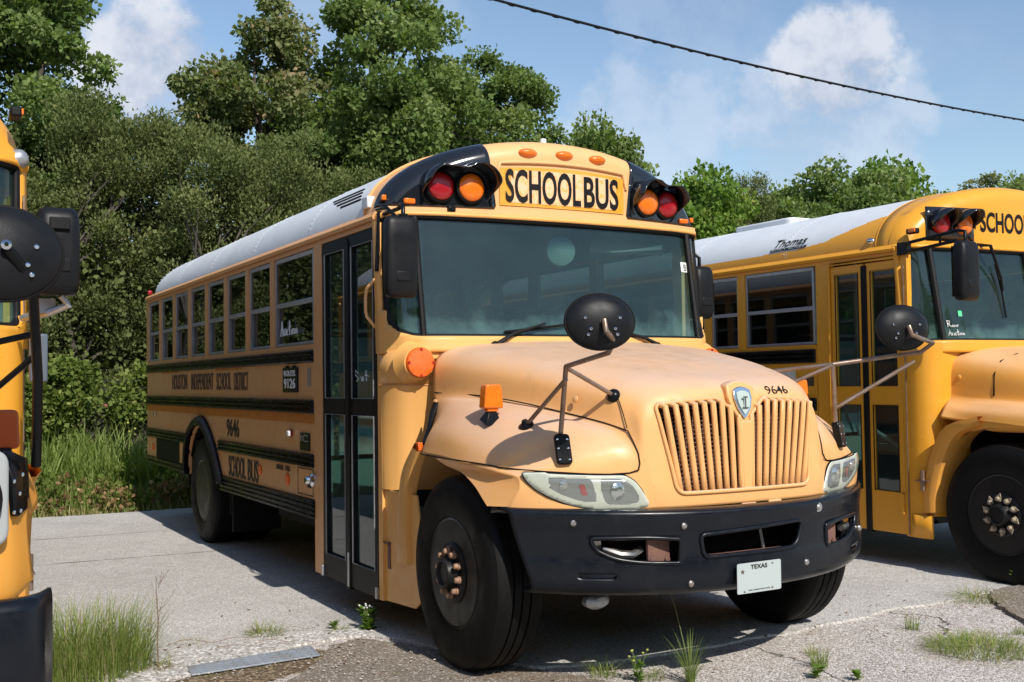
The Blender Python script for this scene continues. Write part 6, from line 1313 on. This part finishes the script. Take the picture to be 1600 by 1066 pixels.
strip('tall_grass', 3500, -13, -4.2, 9.95, 12.4, .3, .9, .012, 83, .2, .85)
strip('dry_undergrowth', 5500, -4.5, 3, 9.62, 11.0, .08, .36, .008, 84, .80, 1.2, .8)
strip('dry_undergrowth', 3000, 3, 14, 9.75, 11.0, .08, .30, .009, 85, .80, 1.2, .8)
r9 = np.random.default_rng(91); n9 = 110; cw = np.column_stack([r9.uniform(-4.4, 3.2, n9), 9.85+1.5*r9.random(n9), .08+.42*r9.random(n9)**1.5, .08+.12*r9.random(n9)])
P, U, V, T = clumpleaves(r9, cw, 34, .07, .42); o = cards('low_weeds', P, U, V, T*.9, 'leaf_vine'); o['kind'] = 'stuff'
n9 = 150; cw = np.column_stack([r9.uniform(-4.4, 3.2, n9), 9.75+.9*r9.random(n9), .05+.25*r9.random(n9), .08+.1*r9.random(n9)])
M['leaf_dry'] = leafmat('dry_reddish_weeds', (.10, .055, .03), (.20, .11, .06), (.30, .21, .10), (.38, .30, .16), trans=.2)
P, U, V, T = clumpleaves(r9, cw, 30, .06, .35); o = cards('dry_weeds', P, U, V, T, 'leaf_dry'); o['kind'] = 'stuff'
# creamy blossom heads among the vines
fl = MB(); rr = random.Random(3)
for _ in range(40): x, y, z = rr.uniform(-1.0, .6), 11.9+rr.uniform(-.3, .1), rr.uniform(.75, 1.15); fl.lathe([(.018, 0), (.012, .012), (0, .015)], (x, y, z), (rr.uniform(-.4, .4), -1, .6), 6)
M['bloom'] = mat('yellow_green_bloom', (.42, .42, .10), .7); o = obj('blossoms', fl, 'bloom', recalc=False); o['kind'] = 'stuff'

# ------------------------------------------------------------------ tufts in the cracks, every one its own plant
GT = 'grass tufts growing from cracks in the lot'
def tuft(label, x, y, n, h, spread, rad, wd=.0028, seed=1, tl=.2, th_=.9, z=-.012, dry=.12, name='grass_tuft', group=GT):
    r = np.random.default_rng(seed); a = r.uniform(0, 6.28, n); q = rad*np.sqrt(r.random(n)); P = np.column_stack([np.cos(a)*q, np.sin(a)*q, np.zeros(n)]); b = a+r.normal(0, .8, n); l = spread*(.25+r.random(n)); tint = tl+(th_-tl)*r.random(n); tint = np.where(r.random(n) < dry, 1, tint)
    o = blades(name, P, h*(.35+.75*r.random(n)), np.column_stack([np.cos(b)*l, np.sin(b)*l]), wd*(.6+.8*r.random(n)), tint, seg=5); o.location = (x, y, z); return tag(o, label, 'grass', group)
tuft('large clump of long grass beside the black bumper of the golden left bus', -2.93, 1.98, 1900, .40, .20, .36, .0026, 101, .3, .98)
tuft('short sparse grass just left of the tall dry stalk', -2.62, 2.30, 90, .22, .12, .12, .002, 102)
tuft('thin grass round the foot of the tall dry stalk', -2.56, 1.80, 90, .10, .10, .07, .0018, 103, dry=.4)
tuft('low reddish-green grass behind the steel plate', -1.83, 2.28, 150, .11, .12, .10, .002, 104, dry=.35)
tuft('small creeping grass between the plate and the dry stalk', -2.25, 2.28, 60, .06, .10, .10, .002, 105, dry=.4)
tuft('small grass tuft in front of the bumper on the shadow edge', -.60, .43, 90, .12, .12, .07, .0018, 106)
tuft('low grass left of the tall flowering sedge', -.42, .25, 60, .09, .08, .06, .0018, 107)
tuft('small upright grass tuft in front of the far front wheel', .46, -.02, 90, .15, .07, .045, .0018, 108)
tuft('tiny wiry tuft right of the far front wheel', 1.56, .32, 70, .12, .06, .05, .002, 109)
tuft('wide flat mat of grass at the lower right', 1.46, -.22, 900, .10, .14, .26, .0022, 110, .35, .95, dry=.2)
tuft('thin straggling grass on the edge of the broken slab', 2.62, .70, 170, .12, .22, .14, .002, 111, .2, .8, dry=.3)
tuft('round little tuft on the coarse ground near the right edge', 1.98, -.1, 60, .06, .05, .04, .002, 112)
tuft('dry low tuft on the coarse ground behind the wide mat', .62, .20, 50, .05, .05, .04, .0018, 113, dry=.5)
tuft('flattened grass at the foot of the door of the central bus', -1.42, 2.12, 50, .06, .08, .05, .0018, 114, dry=.4)
def weed(label, x, y, stems, h, leafL, seed, flowers=0, name='weed', m='leaf_bright', z=-.012):
    r = random.Random(seed); g = np.random.default_rng(seed); t = thing(name, label, 'weed', (x, y, z), 'leafy weeds growing from cracks in the lot'); st = MB(); PP, UU, VV, TT = [], [], [], []; fl = MB()
    for s_ in range(stems):
        a = r.uniform(0, 6.28); le = r.uniform(.05, .35)*h; hh = h*r.uniform(.55, 1); pts = [Vector((cos(a)*le*t_**1.5, sin(a)*le*t_**1.5, hh*t_)) for t_ in (0, .3, .6, .85, 1)]; st.tube(pts, [.0022, .002, .0016, .0012, .0008], 5)
        for k in range(int(5+5*r.random())):
            t_ = r.random()**(1.6 if flowers else .9)*.9; i = min(3, int(t_*4)); p = pts[i].lerp(pts[i+1], t_*4-i); b = r.uniform(0, 6.28); l = leafL*r.uniform(.5, 1.1); d = Vector((cos(b), sin(b), r.uniform(.1, .9))).normalized()*l
            w_ = Vector((-sin(b), cos(b), 0))*l*.26; PP.append(p[:]); UU.append(d[:]); VV.append(w_[:]); TT.append(.3+.6*r.random())
        if flowers: fl.lathe([(.005, -.004), (.007, .002), (0, .006)], pts[-1], (0, 0, 1), 7)
    cards('leaves', np.array(PP), np.array(UU), np.array(VV), np.array(TT), m, t); obj('stem', st, 'stalk', t, recalc=False)
    if flowers: obj('flower_heads', fl, 'bloom' if flowers == 1 else 'whiteink', t, recalc=False)
    return t
M['stalk'] = mat('green_stalk', (.14, .17, .06), .7)
weed('leafy weed with small pale flower heads under the door of the central bus', -1.25, 2.05, 16, .17, .07, 121, 2)
weed('leafy weed left of the sedge in front of the bumper', -.50, .26, 7, .16, .05, 122, 1)
weed('upright leafy weed beside the front wheel of the right bus', 3.25, .84, 9, .17, .045, 123, 0)
weed('flat-leaved weed at the bottom edge right of the sedge', .30, -.16, 6, .07, .05, 124, 0)
weed('small weed at the bottom edge below the far front wheel', .44, -.30, 6, .05, .04, 125, 0)
weed('tiny weed on the pale rubble behind the steel plate', -1.42, 2.18, 5, .06, .05, 126, 0)
# tall sedge with a flowering head
sg = thing('flowering_sedge', 'tall thin sedge with a yellow-green seed head in front of the number plate', 'sedge', (-.30, .10, -.012))
r = np.random.default_rng(131); n = 110; a = r.uniform(0, 6.28, n); l = .04+.12*r.random(n)
blades('blades', np.column_stack([np.cos(a)*.02, np.sin(a)*.02, np.zeros(n)]), .10+.22*r.random(n), np.column_stack([np.cos(a)*l-.01, np.sin(a)*l]), .0018*(.7+.6*r.random(n)), .3+.6*r.random(n), parent=sg, seg=5)
st = MB(); hp = Vector((-.045, .12, .49)); st.tube([(0, 0, 0), (-.01, .03, .18), (-.025, .08, .36), hp], [.0025, .0022, .0018, .0014], 6)
for k in range(7): a = k*.9; st.tube([hp, hp+Vector((cos(a)*.03, sin(a)*.03, .02+.012*(k % 3)))], .001, 4); 
st.tube([hp, hp+Vector((.012, .01, .11))], .001, 4); st.tube([hp, hp+Vector((-.03, -.02, -.07))], .001, 4); obj('stem', st, 'stalk', sg, recalc=False)
hd = MB()
for k in range(7):
    a = k*.9; c = hp+Vector((cos(a)*.03, sin(a)*.03, .02+.012*(k % 3)))
    for j in range(14): e = Vector((random.Random(k*20+j).uniform(-1, 1), random.Random(k*30+j).uniform(-1, 1), random.Random(k*40+j).uniform(-1, 1)))*.011; hd.tube([c, c+e], [.0012, .0022], 4)
obj('seed_head', hd, 'bloom', sg, recalc=False)
# tall bare stalk
ds = thing('dry_stalk', 'tall bare dark stalk standing left of the steel plate', 'dead plant', (-2.56, 1.80, -.01)); st = MB(); st.tube([(0, 0, 0), (-.004, .0, .15), (.002, .01, .27), (-.006, .02, .40), (-.008, .02, .50)], [.004, .0035, .003, .002, .001], 6); rr = random.Random(2)
for k in range(16): z = rr.uniform(.22, .46); a = rr.uniform(0, 6.28); L_ = rr.uniform(.02, .09); st.tube([(0, .01, z), (cos(a)*L_*.6, .01+sin(a)*L_*.6, z+L_*.6), (cos(a)*L_, .01+sin(a)*L_, z+L_*1.3)], .0009, 4)
obj('stem', st, 'drystem', ds, recalc=False)
st = MB(); 
for k in range(26): a = rr.uniform(0, 6.28); L_ = rr.uniform(.05, .2); st.tube([(0, 0, .004), (cos(a)*L_*.5, sin(a)*L_*.5, .02), (cos(a+.5)*L_, sin(a+.5)*L_, .006)], .0012, 4)
obj('fallen_twigs', st, 'drystem', ds, recalc=False)
# creeping runners over the pale rubble
for k, (x0, y0, x1, y1) in enumerate(((-2.42, 2.25, -1.9, 2.12), (-1.95, 2.3, -1.55, 2.2), (-2.2, 2.0, -1.75, 1.95))):
    st = MB().tube([(x0+(x1-x0)*t, y0+(y1-y0)*t+.03*sin(t*9+k), .012+.02*abs(sin(t*7))) for t in np.linspace(0, 1, 14)], .0016, 4)
    tag(obj('grass_runner', st, 'drystem', recalc=False), ('dry runner creeping from the stalk towards the bus door', 'dry runner behind the right half of the steel plate', 'dry runner lying along the back edge of the steel plate')[k], 'runner', 'dry runners on the pale rubble')
# fallen leaves under the nose of the bus
lf = MB(); 
for x, y, a in ((-.92, .86, .3), ):
    lf.add([(x-.05, y, .004), (x, y-.02, .012), (x+.07, y+.01, .006), (x, y+.025, .014)], [(0, 1, 2, 3)])
tag(obj('fallen_leaf', lf, 'bloom2' if 'bloom2' in M else mat('dead_leaf', (.45, .40, .30), .7), recalc=False), 'pale dead leaf on the ground behind the near front wheel', 'leaf')
# dead leaf litter in the foreground and along the crack lines
rl = np.random.default_rng(201); n = 420; x = rl.uniform(-3, 3.2, n); y = np.where(rl.random(n) < .6, .62+.25*rl.normal(size=n)*(1+.6*(x < -1)), rl.uniform(-.5, 2.3, n)); y = np.where(x < -1, y+1.2, y)
aa = rl.uniform(0, 6.28, n); Lf = .010+.026*rl.random(n)**2; Uv = np.column_stack([np.cos(aa)*Lf, np.sin(aa)*Lf, rl.normal(0, .15, n)*Lf]); Vv = np.column_stack([-np.sin(aa)*Lf*.3, np.cos(aa)*Lf*.3, np.zeros(n)])
o = cards('leaf_litter', np.column_stack([x, y, np.full(n, .006)]), Uv, Vv, .3+.7*rl.random(n), 'leaf_dry'); o['kind'] = 'stuff'
# ------------------------------------------------------------------ overhead cable
A0, A1 = Vector((2.824, 7.797, 6.373)), Vector((15.849, 9.688, 6.60)); d_ = A1-A0
cb = MB(); 
pts = [A0+d_*t+Vector((0, 0, -1.6*t*(1-t)*.28)) for t in np.linspace(-1.2, 2.4, 90)]
cb.tube(pts, .019, 8); tw = [p+Vector((0, cos(i*.9)*.017, sin(i*.9)*.017-.008)) for i, p in enumerate([A0+d_*t+Vector((0, 0, -1.6*t*(1-t)*.28)) for t in np.linspace(-.2, 1.4, 400)])]; cb.tube(tw, .007, 5)
tag(obj('overhead_cable', cb, 'flatblack', recalc=False), 'black twisted overhead cable crossing the sky at the upper right', 'cable')
